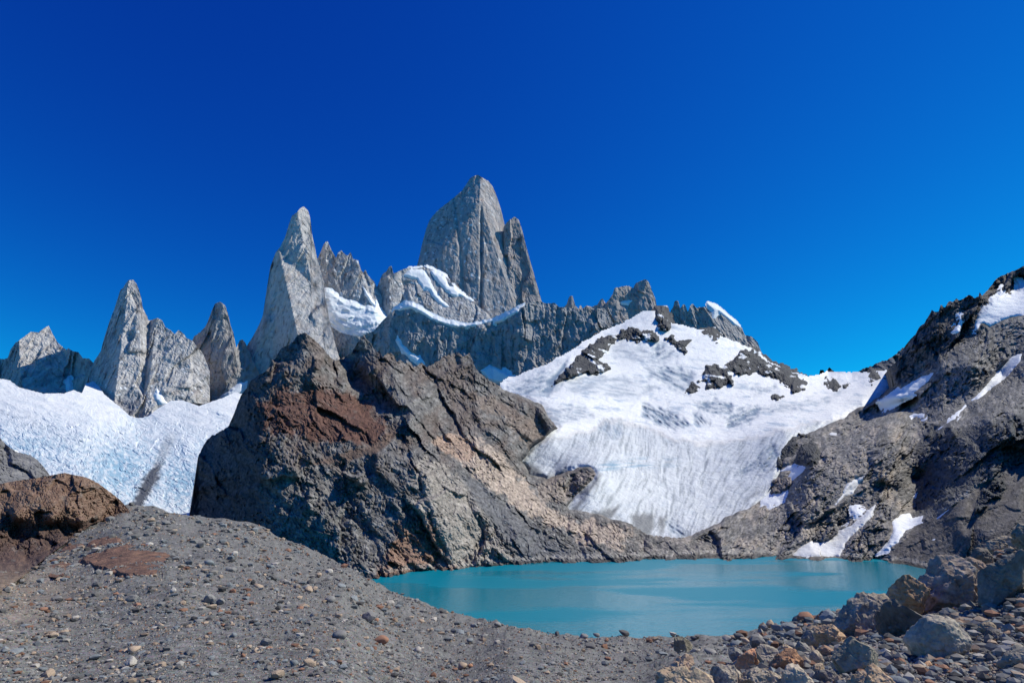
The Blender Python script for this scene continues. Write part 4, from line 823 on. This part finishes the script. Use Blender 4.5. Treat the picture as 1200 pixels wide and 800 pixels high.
occupied = []
def stone(px, py, wpx, tint, label, group=None, proto=None, asp=1.0, sink=0.25):
    g = ground_at(px, py + wpx * 0.28)[0]
    s = wpx * 0.5 * g[1] / F
    o = bpy.data.objects.new('stone', protos[int(rng.integers(14)) if proto is None else proto])
    o.location = (g[0], g[1] + s * 0.4, g[2] + s * (0.72 - sink) * asp)
    o.scale = (s, s * rng.uniform(0.8, 1.1), s * asp)
    o.rotation_euler = (rng.uniform(-0.3, 0.3), rng.uniform(-0.3, 0.3), rng.uniform(0, 6.28))
    c = np.array(TINT[tint]) * rng.uniform(0.85, 1.15)
    o.color = (*c, 1)
    o['label'] = label; o['category'] = 'stone'
    if group: o['group'] = group
    COL.objects.link(o); occupied.append((px, py, wpx))
    return o
GS = 'stones lying loose on the moraine'
HAND = [
 (17, 754, 14, 'bluish grey', 'flat bluish slab stone lying low near the left edge', 0.5), (53, 788, 15, 'tan', 'rounded tan stone casting a shadow near the lower left corner', 1.1), (60, 744, 9, 'tan', 'round tan stone above the lower left corner stone', 1),
 (50, 777, 9, 'bluish grey', 'small bluish stone just above the rounded tan corner stone', 0.7), (39, 793, 10, 'grey', 'grey stone left of the rounded tan corner stone', 0.8), (152, 704, 12, 'grey', 'grey pointed stone with a small rust stone at its right side', 1),
 (159, 709, 9, 'rust', 'small rust stone touching a grey pointed stone', 0.7), (186, 726, 11, 'tan', 'squarish pale tan stone alone on the left slope', 1), (154, 759, 13, 'tan', 'oval tan stone of the pale cluster low on the left', 0.7),
 (164, 752, 8, 'bluish grey', 'bluish cobble above the oval tan stone', 1), (164, 762, 8, 'bluish grey', 'flat bluish cobble right of the oval tan stone', 0.6), (151, 774, 14, 'pale', 'large pale leaning stone below the oval tan stone', 1.1),
 (146, 779, 9, 'pale', 'smaller pale stone leaning on the large pale one', 0.7), (110, 767, 10, 'bluish grey', 'dark bluish cobble alone left of the pale cluster', 0.8), (122, 726, 9, 'bluish grey', 'flat bluish stone in the middle of the left gravel', 0.6),
 (202, 678, 9, 'pale', 'flat pale stone below the rusty ledge', 0.6), (201, 693, 8, 'pale', 'squarish pale stone under the flat pale one', 1), (193, 612, 9, 'grey', 'grey flat stone near the moraine crest', 0.6),
 (243, 659, 12, 'bluish grey', 'flat bluish stone high on the gravel slope', 0.7), (274, 654, 8, 'pale', 'round pale stone beside the high bluish slab', 1), (316, 664, 9, 'bluish grey', 'flat bluish stone right of the round pale one', 0.6),
 (318, 677, 9, 'dark', 'dark double-topped stone in mid slope', 0.8), (301, 684, 13, 'tan', 'brown tan stone pair in the middle of the slope', 0.8), (245, 697, 15, 'grey', 'largest greenish grey stone of the left cluster', 1),
 (258, 700, 11, 'grey', 'tall grey stone at the right of the left cluster', 1), (246, 706, 11, 'tan', 'tan stone at the front of the left cluster', 0.7), (360, 693, 12, 'tan', 'rounded brownish stone below the lake edge', 0.8),
 (386, 699, 13, 'grey', 'smooth grey stone under the slope crest', 0.8), (354, 708, 11, 'tan', 'low tan stone in the centre of the slope', 0.6), (432, 723, 17, 'grey', 'largest rounded grey stone in the middle of the moraine', 1), (441, 727, 6, 'orange', 'little orange stone beside the largest grey stone', 1),
 (398, 745, 17, 'grey', 'broad flat grey stone left of centre', 0.65), (446, 753, 16, 'rust', 'broad rust stone below the largest grey stone', 0.8), (310, 752, 13, 'grey', 'tilted grey block with a dark side', 1),
 (367, 769, 10, 'tan', 'upright tan splinter leaning on a brown stone', 1.4), (360, 780, 15, 'tan', 'brown stone under the upright tan splinter', 0.8), (322, 793, 15, 'tan', 'smooth tan stone at the bottom edge left of centre', 0.8),
 (397, 777, 9, 'rust', 'rust stone near the bottom left of centre', 0.7), (402, 782, 10, 'bluish grey', 'bluish stone under the rust stone near the bottom', 0.8), (248, 793, 11, 'bluish grey', 'flat bluish stone of the bottom cobble heap', 0.6),
 (457, 706, 9, 'pale', 'pale flat-topped stone near the left lake corner', 0.7), (489, 760, 10, 'pale', 'pale triangular stone in the central gravel', 1), (537, 743, 12, 'bluish grey', 'flat pale bluish slab right of centre', 0.5),
 (541, 752, 11, 'bluish grey', 'bluish stone under the flat slab', 0.8), (550, 751, 9, 'bluish grey', 'smaller bluish stone beside the pair of slabs', 0.7), (541, 781, 11, 'tan', 'tan brown stone of the trio near the bottom centre', 1),
 (551, 780, 8, 'orange', 'small orange stone at the right of the trio', 0.8), (533, 784, 7, 'rust', 'small rust stone at the left of the trio', 0.8), (611, 799, 22, 'tan', 'wide flat tan stone cut by the bottom edge at centre', 0.5),
 (653, 744, 6, 'dark', 'small dark stone on the shore crest left of the boulders', 1), (685, 743, 10, 'grey', 'pointed grey stone on the shore crest', 0.8), (700, 743, 9, 'grey', 'rounded grey stone standing on the shore crest', 0.8),
 (733, 745, 12, 'dark', 'rounded dark stone on the skyline of the shore', 0.8), (693, 758, 13, 'dark', 'dark flat stone behind the shore crest', 0.6), (779, 763, 11, 'bluish grey', 'flat bluish stone left of the dark green block', 0.6),
 (790, 746, 7, 'pale', 'small pale stone on the skyline beside the dark green block', 1), (814, 746, 8, 'dark', 'dark stone on the skyline right of the dark green block', 0.7), (877, 745, 11, 'pale', 'pale low stone at the water edge below the boulder bank', 0.7),
 (836, 765, 15, 'grey', 'dark grey stone right of the dark green block', 0.7), (816, 766, 12, 'pale', 'pale bluish flat stone in front of the dark green block', 0.5),
]
for (x, y, w, t, lb, a) in HAND: stone(x, y, w, t, lb, asp=a, group=GS)

# ------------------------------------------------------------------ boulders on the right bank
RIGHT, FWD, UP = A3(1, 0, 0), A3(0, cp, sp), A3(0, -sp, cp)
def hull(pts):
    p = sorted(map(tuple, pts))
    def half(p):
        h = []
        for q in p:
            while len(h) > 1 and (h[-1][0] - h[-2][0]) * (q[1] - h[-2][1]) - (h[-1][1] - h[-2][1]) * (q[0] - h[-2][0]) <= 0: h.pop()
            h.append(q)
        return h[:-1]
    return np.array(half(p) + half(p[::-1]))
def thin(h, keep=7):
    h = list(map(np.array, h))
    while len(h) > keep:                                     # drop the flattest corner
        n = len(h); ar = [abs((h[i - 1][0] - h[i][0]) * (h[(i + 1) % n][1] - h[i][1]) - (h[i - 1][1] - h[i][1]) * (h[(i + 1) % n][0] - h[i][0])) for i in range(n)]
        h.pop(int(np.argmin(ar)))
    return np.array(h)
def boulder(label, poly, col, d=None, col2=None, sub=4, k=110, seed=0, thick=0.8, rough=0.06, smooth=False, streak=0.0, front=None, group=None):
    h = hull(poly); h = thin(h); r = np.random.default_rng(seed + 500)
    c = (h.min(0) + h.max(0)) / 2
    if d is None:
        bx, by = h[np.argmax(h[:, 1])]; wpx = np.ptp(h[:, 0])
        d = ground_at(c[0], h[:, 1].max() - 2)[0, 1]; d = d * (1 + 0.35 * thick * wpx / F)
    q = h - c; q[:, 1] *= -1                                       # y up
    n = len(q); N, H = [], []
    for i in range(n):
        a, b2 = q[i], q[(i + 1) % n]; e = b2 - a
        L2 = np.hypot(*e)
        if L2 < 1e-6: continue
        nn = np.array([e[1], -e[0]]) / L2
        if nn @ a < 0: nn = -nn
        w = r.uniform(-0.15, 0.3)
        v = A3(nn[0], nn[1], w); l = np.linalg.norm(v); N.append(v / l); H.append((nn @ a) / l)
    T0 = thick * min(np.ptp(q[:, 0]), np.ptp(q[:, 1])) * 0.5
    fr = front if front is not None else [(r.uniform(-0.9, -0.2), r.uniform(-0.4, 0.3), 0.85), (r.uniform(0.2, 0.9), r.uniform(-0.2, 0.5), 1.0), (r.uniform(-0.4, 0.4), r.uniform(0.5, 1.1), 1.0), (r.uniform(-0.3, 0.3), -0.5, 0.95)]
    for (fx, fy, hh) in fr:
        v = A3(fx, fy, 1); v /= np.linalg.norm(v); N.append(v); H.append(T0 * hh)
    for _ in range(4):
        v = A3(r.uniform(-0.7, 0.7), r.uniform(-0.7, 0.7), -1); v /= np.linalg.norm(v); N.append(v); H.append(T0 * r.uniform(0.8, 1.1))
    N = np.array(N); H = np.maximum(np.array(H), 0.15 * T0)
    V, T = ICO[sub]
    R = ((np.clip(V @ N.T / H, 0, None)) ** k).sum(1) ** (-1.0 / k)
    P = V * R[:, None]; sz = np.sqrt(np.ptp(q[:, 0]) * np.ptp(q[:, 1]))
    X = P / sz
    disp = rough * sz * (fbm(X * 6.0 + seed, 5, 0.65) * 0.45 - 0.45 * np.clip(fbm(X * A3(2.2, 2.2, 5.5) + seed * 2 + 9, 3, 0.5, True) - 0.55, 0, 1) * 2)
    disp = disp + rough * sz * 0.9 * (0.6 * facets(X * 3.2 + seed, 0.7, 0.6, 70) + 0.4 * facets(X * 9.0 + seed, 0.9, 0.7, 60))
    P = P + V * disp[:, None]
    n1 = fbm(X * 7 + seed * 1.7, 5, 0.7)
    warm = A3(1.12, 0.98, 0.80) * 1.35
    c1 = A3(*col) * warm; c2 = A3(*col2) * warm if col2 is not None else c1 * 0.6
    cols = mix(c1, c2, sstep(-0.15, 0.4, n1)) * (1 + 0.3 * fbm(X * 14 + 3, 3, 0.7))[:, None]
    t = sstep(0.34, 0.5, fbm(X * 9 + 55, 3)) * 0.5; cols = cols * (1 - t[:, None]) + A3(0.36, 0.35, 0.33) * t[:, None]
    if streak:
        t = sstep(0.1, 0.4, fbm(X * A3(3, 14, 3) + 77, 3)) * streak; cols = cols * (1 - t[:, None]) + A3(0.45, 0.43, 0.40) * t[:, None]
    cen = place(np.array([c[0]]), np.array([c[1]]), np.array([F * math.log(d)]))[0]
    zf = (cen - A3(0, 0, EYE)) @ FWD; s = zf / F
    Wd = (P[:, :1] * RIGHT + P[:, 1:2] * UP - P[:, 2:] * FWD) * s + cen
    o = make_obj('boulder', Wd, T, M_boulder, cols, smooth, origin=cen, label=label, category='boulder', group=group or 'boulders piled on the right bank')
    for (x, y) in h: occupied.append((x, y, 10))
    occupied.append((c[0], c[1], sz * 1.1))
    return o
GR, GN, DK, TN, BR, RS, BL, OR = (0.24, 0.235, 0.23), (0.17, 0.172, 0.16), (0.12, 0.118, 0.118), (0.38, 0.31, 0.25), (0.20, 0.145, 0.11), (0.24, 0.14, 0.10), (0.20, 0.215, 0.235), (0.42, 0.23, 0.15)
boulder('brown pointed boulder perched upright with a pale cap beside the lake', [(1064, 670), (1070, 674), (1078, 679), (1087, 688), (1086, 692), (1081, 702), (1075, 715), (1070, 720), (1058, 716), (1050, 707), (1052, 695), (1056, 683)], (0.26, 0.19, 0.135), 12.6, (0.16, 0.11, 0.08), 5, seed=1, front=[(-0.1, 0.75, 0.75), (-0.5, -0.3, 0.95), (0.5, -0.1, 0.9)], streak=0.3)
boulder('huge rough dark boulder in the middle of the right pile', [(1086, 692), (1098, 680), (1110, 668), (1122, 662), (1136, 659), (1150, 666), (1157, 680), (1153, 692), (1149, 706), (1142, 722), (1132, 733), (1110, 730), (1090, 724), (1077, 714), (1081, 702)], (0.22, 0.195, 0.185), 12.9, (0.12, 0.105, 0.10), 6, seed=2, rough=0.05, streak=0.3, front=[(-0.35, 0.6, 0.9), (0.75, 0.25, 0.85), (-0.3, -0.45, 0.9)])
boulder('tall smooth dark slab leaning at the right edge', [(1194, 642), (1200, 650), (1201, 668), (1197, 690), (1190, 716), (1171, 725), (1156, 727), (1150, 716), (1146, 705), (1155, 685), (1165, 665), (1180, 650)], (0.135, 0.14, 0.145), 11.6, (0.10, 0.098, 0.095), 6, seed=3, rough=0.035, thick=0.7, front=[(-0.35, 0.45, 0.8), (0.25, -0.25, 0.8), (0.9, 0.0, 1.0)])
boulder('big rounded grey boulder sitting in front of the right pile', [(1095, 724), (1105, 722), (1118, 723), (1128, 733), (1136, 746), (1134, 758), (1125, 770), (1110, 777), (1085, 780), (1077, 772), (1073, 752), (1078, 742), (1088, 730)], (0.27, 0.265, 0.255), None, (0.20, 0.20, 0.20), 6, k=10, seed=4, rough=0.045, smooth=True, front=[(-0.5, 0.35, 0.95), (0.4, 0.6, 0.9), (0.35, -0.4, 0.85)])
boulder('dark block in the shade under the brown pointed boulder', [(1037, 709), (1050, 703), (1062, 714), (1078, 724), (1088, 745), (1072, 772), (1055, 780), (1040, 776), (1035, 745)], (0.10, 0.098, 0.10), 11.2, (0.07, 0.07, 0.075), 5, seed=5, front=[(-0.9, 0.1, 0.8), (-0.4, -0.2, 0.9)])  # grey block; the shadow on it is put into its dark colour
boulder('wide rough grey slab sloping down to the lake left of the shaded block', [(982, 735), (992, 722), (1003, 712), (1020, 703), (1040, 701), (1050, 706), (1044, 730), (1040, 758), (1025, 764), (1004, 752), (988, 746)], (0.23, 0.22, 0.215), 12.8, (0.14, 0.135, 0.13), 6, seed=6, rough=0.055, front=[(-0.2, 0.9, 0.8), (-0.5, -0.2, 0.9), (0.5, 0.1, 0.9)])
boulder('large angular greenish grey boulder near the bottom edge', [(1000, 748), (1007, 748), (1018, 755), (1033, 770), (1031, 786), (1012, 793), (996, 795), (982, 785), (973, 770), (985, 757)], (0.20, 0.20, 0.185), None, (0.14, 0.14, 0.132), 6, seed=7, rough=0.035, front=[(-0.3, 0.75, 0.85), (0.1, -0.35, 0.85), (0.9, 0.1, 0.9)])
boulder('brown mottled boulder cut by the bottom edge left of the rounded grey boulder', [(1022, 782), (1031, 783), (1046, 797), (1052, 825), (985, 825), (1000, 797)], (0.34, 0.27, 0.21), None, (0.19, 0.14, 0.11), 5, seed=8)
boulder('tan rounded boulder behind the large greenish one', [(956, 742), (966, 734), (976, 732), (986, 738), (993, 746), (991, 754), (980, 760), (965, 758), (957, 752)], (0.34, 0.26, 0.195), None, (0.22, 0.18, 0.15), 5, k=14, seed=9)
boulder('rust brown wedge boulder with a knobbly top', [(899, 781), (913, 768), (924, 764), (933, 761), (939, 765), (942, 773), (939, 782), (926, 788), (910, 789)], (0.27, 0.165, 0.11), None, (0.17, 0.11, 0.085), 5, seed=10, rough=0.055)
boulder('half grey half orange split boulder with an upright orange face', [(862, 786), (865, 773), (875, 764), (885, 762), (890, 762), (897, 775), (899, 784), (886, 788)], (0.42, 0.235, 0.155), None, (0.27, 0.235, 0.21), 5, seed=11, front=[(-0.8, 0.3, 0.7), (0.5, 0.1, 0.7)])
boulder('bluish grey block behind the half orange boulder', [(854, 764), (861, 759), (870, 763), (871, 769), (862, 775), (855, 771)], BL, None, None, 4, seed=12)
boulder('flat-topped grey stone right of the half orange boulder', [(884, 760), (898, 757), (912, 762), (915, 770), (907, 780), (895, 782), (889, 770)], GR, None, None, 4, seed=13, front=[(-0.1, 1.2, 0.6), (0.0, -0.3, 0.9)])
boulder('dark green-grey block standing alone by the lake edge', [(791, 749), (802, 747), (808, 751), (812, 758), (808, 764), (797, 766), (790, 761)], (0.17, 0.175, 0.155), None, (0.13, 0.135, 0.12), 5, seed=14, front=[(-0.3, 0.3, 0.8), (0.8, 0.5, 0.75)])
boulder('long tan flat boulder below the dark green block', [(785, 783), (795, 776), (806, 768), (813, 769), (813, 776), (800, 785), (789, 788)], TN, None, BR, 5, seed=15, front=[(0.2, 0.9, 0.7), (-0.2, -0.2, 0.9)])
boulder('broad tan slab cut by the bottom edge below the long tan boulder', [(768, 802), (778, 790), (800, 784), (820, 785), (836, 794), (844, 822), (760, 822)], (0.36, 0.30, 0.235), None, (0.25, 0.22, 0.19), 6, seed=16, rough=0.05, front=[(0.0, 1.0, 0.7), (-0.2, 0.1, 0.9)])
boulder('small pale block at the left end of the broad tan slab', [(767, 790), (774, 787), (785, 786), (786, 793), (776, 800), (768, 798)], (0.33, 0.29, 0.24), None, None, 4, seed=17)
boulder('cracked grey boulder at the bottom edge right of the broad tan slab', [(836, 798), (848, 786), (862, 784), (870, 792), (872, 822), (830, 822)], (0.29, 0.275, 0.255), None, DK, 6, seed=18, rough=0.055)
boulder('wide mottled grey boulder at the bottom below the split boulder', [(866, 796), (880, 786), (900, 784), (914, 791), (920, 822), (864, 822)], (0.27, 0.25, 0.23), None, (0.16, 0.15, 0.14), 6, seed=19, rough=0.055)
boulder('pale grey boulder at the bottom below the rust wedge', [(920, 790), (931, 783), (940, 783), (951, 795), (960, 822), (912, 822)], (0.34, 0.315, 0.285), None, GR, 5, seed=20, rough=0.05)
boulder('bluish smooth stone right of the rust wedge boulder', [(932, 758), (937, 751), (946, 755), (952, 763), (946, 769), (936, 766)], BL, None, None, 4, k=14, seed=21)
boulder('small mottled tan stone above the rust wedge boulder', [(913, 759), (920, 755), (929, 758), (928, 765), (918, 767)], (0.31, 0.27, 0.23), None, None, 4, seed=22)
boulder('rounded speckled stone left of the large greenish boulder', [(948, 769), (954, 762), (961, 764), (964, 772), (960, 779), (951, 779)], (0.33, 0.305, 0.275), None, DK, 4, k=12, seed=23, smooth=True)
boulder('two-lobed reddish stone wedged behind the speckled round one', [(961, 761), (967, 757), (972, 760), (978, 762), (975, 771), (965, 772)], (0.27, 0.19, 0.15), None, None, 4, seed=24)
boulder('flat tan stone below the rounded speckled one', [(945, 786), (955, 779), (966, 778), (969, 783), (958, 791), (949, 793)], (0.32, 0.275, 0.225), None, None, 4, seed=25)
boulder('dark shaded stone between the flat tan one and the greenish boulder', [(954, 796), (962, 786), (975, 784), (985, 793), (982, 806), (957, 806)], (0.15, 0.15, 0.16), None, None, 4, seed=26)
boulder('little grey cobble touching the rust wedge boulder', [(942, 778), (947, 773), (953, 776), (953, 783), (944, 785)], GR, None, None, 3, seed=27)
boulder('rounded tan-grey stone under the leaning dark slab', [(1146, 738), (1155, 731), (1165, 730), (1170, 735), (1166, 746), (1152, 748)], (0.25, 0.225, 0.185), None, None, 4, k=14, seed=28)
boulder('dark blue-grey stone in front of the rounded tan-grey one', [(1154, 751), (1161, 739), (1170, 738), (1175, 748), (1171, 755), (1158, 756)], (0.12, 0.125, 0.135), None, None, 4, seed=29)
boulder('orange wedge stone under the leaning dark slab', [(1176, 739), (1182, 732), (1188, 731), (1197, 737), (1190, 742)], (0.40, 0.22, 0.15), None, None, 4, seed=30)
boulder('flat tan stone below the orange wedge', [(1170, 740), (1180, 739), (1193, 740), (1191, 747), (1180, 752), (1172, 748)], (0.33, 0.25, 0.20), None, None, 4, seed=31)
boulder('flat bluish stone on the gravel right of the rounded grey boulder', [(1142, 770), (1152, 764), (1163, 763), (1161, 770), (1145, 775)], BL, None, None, 4, seed=32, front=[(0, 1.2, 0.6)])
boulder('orange-tan block at the foot of the rounded grey boulder', [(1079, 786), (1084, 777), (1092, 777), (1097, 784), (1090, 789)], (0.38, 0.26, 0.18), None, None, 4, seed=33)
boulder('rust stone beside the orange-tan block', [(1093, 789), (1097, 780), (1103, 779), (1107, 786), (1102, 791)], (0.25, 0.13, 0.09), None, None, 4, seed=34)
boulder('small bright orange stone at the right foot of the rounded boulder', [(1106, 777), (1111, 772), (1118, 773), (1117, 778), (1109, 780)], OR, None, None, 3, seed=35)
boulder('salmon stone leaning on the rounded grey boulder', [(1098, 778), (1101, 772), (1109, 773), (1108, 780), (1101, 781)], (0.38, 0.25, 0.18), None, None, 3, seed=36)
boulder('bluish cube-like stone in the shade left of the orange-tan block', [(1056, 790), (1058, 781), (1066, 779), (1072, 785), (1070, 793), (1060, 795)], BL, None, None, 4, seed=37)
boulder('pale stone left of the bluish cube-like one', [(1050, 787), (1052, 777), (1058, 776), (1059, 786), (1054, 790)], (0.33, 0.315, 0.28), None, None, 3, seed=38)
boulder('bluish grey stone right of the rust stone', [(1110, 792), (1113, 780), (1121, 778), (1126, 785), (1122, 794)], (0.20, 0.215, 0.22), None, None, 4, seed=39)
boulder('greenish smooth stone right of the bluish grey one', [(1124, 783), (1129, 777), (1136, 779), (1136, 786), (1128, 788)], (0.27, 0.275, 0.25), None, None, 3, seed=40)
boulder('pale-topped boulder at the upper end of the right bank', [(1154, 642), (1165, 634), (1180, 629), (1190, 630), (1195, 642), (1182, 648), (1163, 648)], (0.24, 0.225, 0.205), 17.0, None, 5, seed=41, front=[(-0.2, 0.9, 0.7), (0, -0.2, 0.9)])
boulder('big boulder on the right frame edge above the leaning slab', [(1186, 626), (1200, 616), (1220, 614), (1224, 640), (1200, 648), (1192, 636)], (0.18, 0.175, 0.17), 15.5, None, 5, seed=42)
boulder('dark red flat stone against the lake behind the huge rough boulder', [(1088, 681), (1094, 670), (1103, 666), (1107, 669), (1099, 679), (1092, 683)], (0.13, 0.062, 0.05), 14.6, None, 4, seed=43)
boulder('small grey boulder at the lake edge left of the brown pointed one', [(1039, 702), (1045, 692), (1053, 689), (1056, 698), (1050, 706)], (0.27, 0.245, 0.225), 14.0, None, 4, seed=44)
boulder('angular grey stone behind the tan rounded boulder', [(940, 748), (950, 738), (958, 742), (960, 755), (948, 760)], (0.20, 0.20, 0.205), None, None, 4, seed=45)
boulder('long grey ridge stone half buried at the lower right corner', [(1168, 780), (1180, 768), (1200, 758), (1212, 762), (1206, 776), (1185, 788)], (0.23, 0.225, 0.215), None, None, 4, seed=46)
boulder('dark blocky stone on the crest beside the pale-topped boulder', [(1138, 655), (1148, 643), (1158, 644), (1164, 654), (1155, 664), (1142, 664)], (0.13, 0.125, 0.125), 15.8, None, 4, seed=47)
boulder('brownish knob stone on top of the huge rough boulder', [(1134, 662), (1140, 655), (1150, 657), (1157, 668), (1152, 676), (1140, 672)], (0.25, 0.20, 0.175), 14.0, None, 4, seed=48)

# ------------------------------------------------------------------ random stones (single objects) and gravel (stuff)
def free(x, y, w):
    return all(abs(x - a) > (w + c) * 0.5 or abs(y - b2) > (w + c) * 0.42 for a, b2, c in occupied)
def crest(x): return interp(D_TOP, x)
KINDS = [(k, 0) for k in ('grey', 'bluish grey', 'tan', 'pale', 'rust', 'dark')]
PROB = [0.30, 0.24, 0.17, 0.09, 0.08, 0.12]
LOOSE = []
cnt = 0; tries = 0
while cnt < 105 and tries < 6000:
    tries += 1
    x = rng.uniform(-10, 860); y = rng.uniform(590, 805)
    w = float(np.clip(4.6 * rng.pareto(3.2) + 5.0, 5, 10))
    if y < crest(x) + 4 or (x < 110 and y < 695) or not free(x, y, w): continue
    k = rng.choice(6, p=PROB); LOOSE.append((stone(x, y, w, KINDS[k][0], '', GS, asp=rng.uniform(0.6, 1.0)), x, y, w, KINDS[k][0], 'stone')); cnt += 1
cnt = 0; tries = 0
while cnt < 140 and tries < 9000:
    tries += 1
    x = rng.uniform(850, 1060) if cnt < 110 else rng.uniform(1060, 1215); y = rng.uniform(640, 805)
    w = float(np.clip(5 * rng.pareto(2.0) + 8, 8, 20))
    if y < crest(x) + 1 or not free(x, y, w * 0.1): continue
    k = rng.choice(6, p=PROB); LOOSE.append((stone(x, y, w, KINDS[k][0], '', 'cobbles between the boulders', asp=rng.uniform(0.7, 1.1)), x, y, w, KINDS[k][0], 'cobble')); cnt += 1

MARKS = [('largest rounded grey stone', 432, 723), ('layered rusty ledge', 145, 660), ('dark green-grey block', 800, 757), ('perched pointed boulder', 1066, 692), ('big rounded grey boulder', 1105, 750), ('large greenish boulder', 1005, 770), ('rust wedge boulder', 920, 775), ('half orange boulder', 880, 775), ('broad tan slab', 800, 797), ('round tan corner stone', 53, 788), ('pale leaning stone', 151, 774), ('upright tan splinter', 367, 769), ('flat tan bottom-edge stone', 611, 799), ('tan trio of stones', 541, 781), ('flat bluish slab', 537, 743), ('tilted grey block', 310, 752), ('left grey stone cluster', 248, 700), ('squarish tan stone', 186, 726), ('broad flat grey stone', 398, 745), ('flat crest stone', 193, 612), ('high bluish slab', 243, 659), ('leaning dark slab', 1175, 690), ('huge rough boulder', 1118, 695), ('tan rounded boulder', 975, 746), ('dark skyline stone', 733, 745), ('pale triangular stone', 489, 760), ('rounded crest stone', 700, 743), ('flat lake-corner stone', 457, 706)]
DIRS = ['right of', 'below right of', 'below', 'below left of', 'left of', 'above left of', 'above', 'above right of']
ORD = ['', 'second ', 'third ', 'fourth ', 'fifth ', 'sixth ', 'seventh ', 'eighth ']
seen = {}
for (o, x, y, w, t, noun) in LOOSE:
    m = min(MARKS, key=lambda q: math.hypot(q[1] - x, q[2] - y))
    d = DIRS[int(round(math.atan2(y - m[2], x - m[1]) / (math.pi / 4))) % 8]
    seen.setdefault((t, noun, d, m[0]), []).append((math.hypot(m[1] - x, m[2] - y), w, o))
for (t, noun, d, m), v in seen.items():
    for n, (dist, w, o) in enumerate(sorted(v, key=lambda q: q[0])):
        o['label'] = f"{ORD[min(n, 7)]}{'nearest ' if n == 0 and len(v) > 1 else ''}{t} {noun} {d} the {m} on the gravel"
NG = 112000
x = rng.uniform(-220, 1520, NG * 2); y = 560 + (930 - 560) * rng.uniform(0, 1, NG * 2)
dens = 0.15 + 1.5 * sstep(-0.2, 0.4, fbm(np.stack([x / 40, y / 18, x * 0], -1), 4, 0.6)) + 0.8 * sstep(850, 950, x)
ok = (y > crest(x) + 0.5) & ~((x < 150) & (y < interp([(-200, 700), (0, 692), (40, 664), (97, 622), (150, 598)], x))) & (rng.uniform(0, 1.6, NG * 2) < dens) & ((y < 806) | (rng.uniform(size=NG * 2) < 0.3))
x, y = x[ok][:NG], y[ok][:NG]
w = np.clip(1.15 + 1.4 * rng.pareto(2.3, len(x)), 1.15, 7.5) * np.where(x > 860, 1.6, 1.0)
big = w > 1.62
x, y, w = x[big], y[big], w[big]                # the smaller half is part of the grit below
G = ground_at(x, y); sc = w * 0.5 * G[:, 1] / F * 1.15
V0, T0 = ICO[1]
base_shapes = np.array([rock_shape(1, 900 + i, k=18, planes=8, rough=0.1, flat=0.8)[0] for i in range(24)])
# keep the cheap 12-vertex icosahedron for the smallest
nv = len(V0)
ang = rng.uniform(0, 6.28, len(x)); ca, sa = np.cos(ang), np.sin(ang)
sh = base_shapes[rng.integers(24, size=len(x))]
pal = np.array([TINT[k] for k, _ in KINDS]); ci = rng.choice(6, p=PROB, size=len(x))
pc = pal[ci] * rng.uniform(0.5, 1.1, len(x))[:, None]
asp = rng.uniform(0.6, 1.1, len(x)) * np.where(x > 860, 1.35, 1.0)
PV = np.empty((len(x), nv, 3)); 
PV[:, :, 0] = (sh[:, :, 0] * ca[:, None] - sh[:, :, 1] * sa[:, None]) * sc[:, None] + G[:, None, 0]
PV[:, :, 1] = (sh[:, :, 0] * sa[:, None] + sh[:, :, 1] * ca[:, None]) * sc[:, None] + G[:, None, 1]
PV[:, :, 2] = sh[:, :, 2] * (sc * asp)[:, None] + G[:, None, 2] + 0.22 * sc[:, None]
TT = (T0[None] + (np.arange(len(x)) * nv)[:, None, None]).reshape(-1, 3)
# half of the pieces use only the upper, visible faces (the rest lies in the ground)
vis = np.tile(V0[T0].mean(1)[:, 2] > -0.45, len(x))
# grit too small to have sides: flat four-faced chips between the pebbles
NC = 125000
cx = rng.uniform(-160, 1440, NC); cy = 570 + (860 - 570) * rng.uniform(0, 1, NC) ** 0.85
ok = (cy > crest(cx) + 0.5) & ~((cx < 150) & (cy < interp([(-200, 700), (0, 692), (40, 664), (97, 622), (150, 598)], cx)))
cx, cy = cx[ok], cy[ok]
CG = ground_at(cx, cy); cr = rng.uniform(0.55, 1.45, len(cx)) * CG[:, 1] / F
ct = rng.uniform(0, 6.28, len(cx))
CV = np.empty((len(cx), 5, 3))
for k in range(4):
    rr = cr * rng.uniform(0.6, 1.3, len(cx))
    CV[:, k, 0] = CG[:, 0] + rr * np.cos(ct + k * 1.5708); CV[:, k, 1] = CG[:, 1] + rr * np.sin(ct + k * 1.5708); CV[:, k, 2] = CG[:, 2] - 0.35 * cr
CV[:, 4] = CG + np.stack([cr * rng.uniform(-0.4, 0.4, len(cx)), cr * rng.uniform(-0.4, 0.4, len(cx)), cr * rng.uniform(0.5, 1.1, len(cx))], -1)
CT = (np.array([[0, 1, 4], [1, 2, 4], [2, 3, 4], [3, 0, 4]])[None] + (np.arange(len(cx)) * 5)[:, None, None]).reshape(-1, 3)
cc = pal[rng.choice(6, p=PROB, size=len(cx))] * rng.uniform(0.5, 1.15, len(cx))[:, None]
PV = np.concatenate([PV.reshape(-1, 3), CV.reshape(-1, 3)]); TT = np.concatenate([TT[vis], CT + len(x) * nv]); GC = np.concatenate([np.repeat(pc, nv, 0), np.repeat(cc, 5, 0)])
make_obj('gravel', PV, TT, M_pebble, GC, False, kind='stuff', label='loose grey and rusty gravel strewn over the moraine')
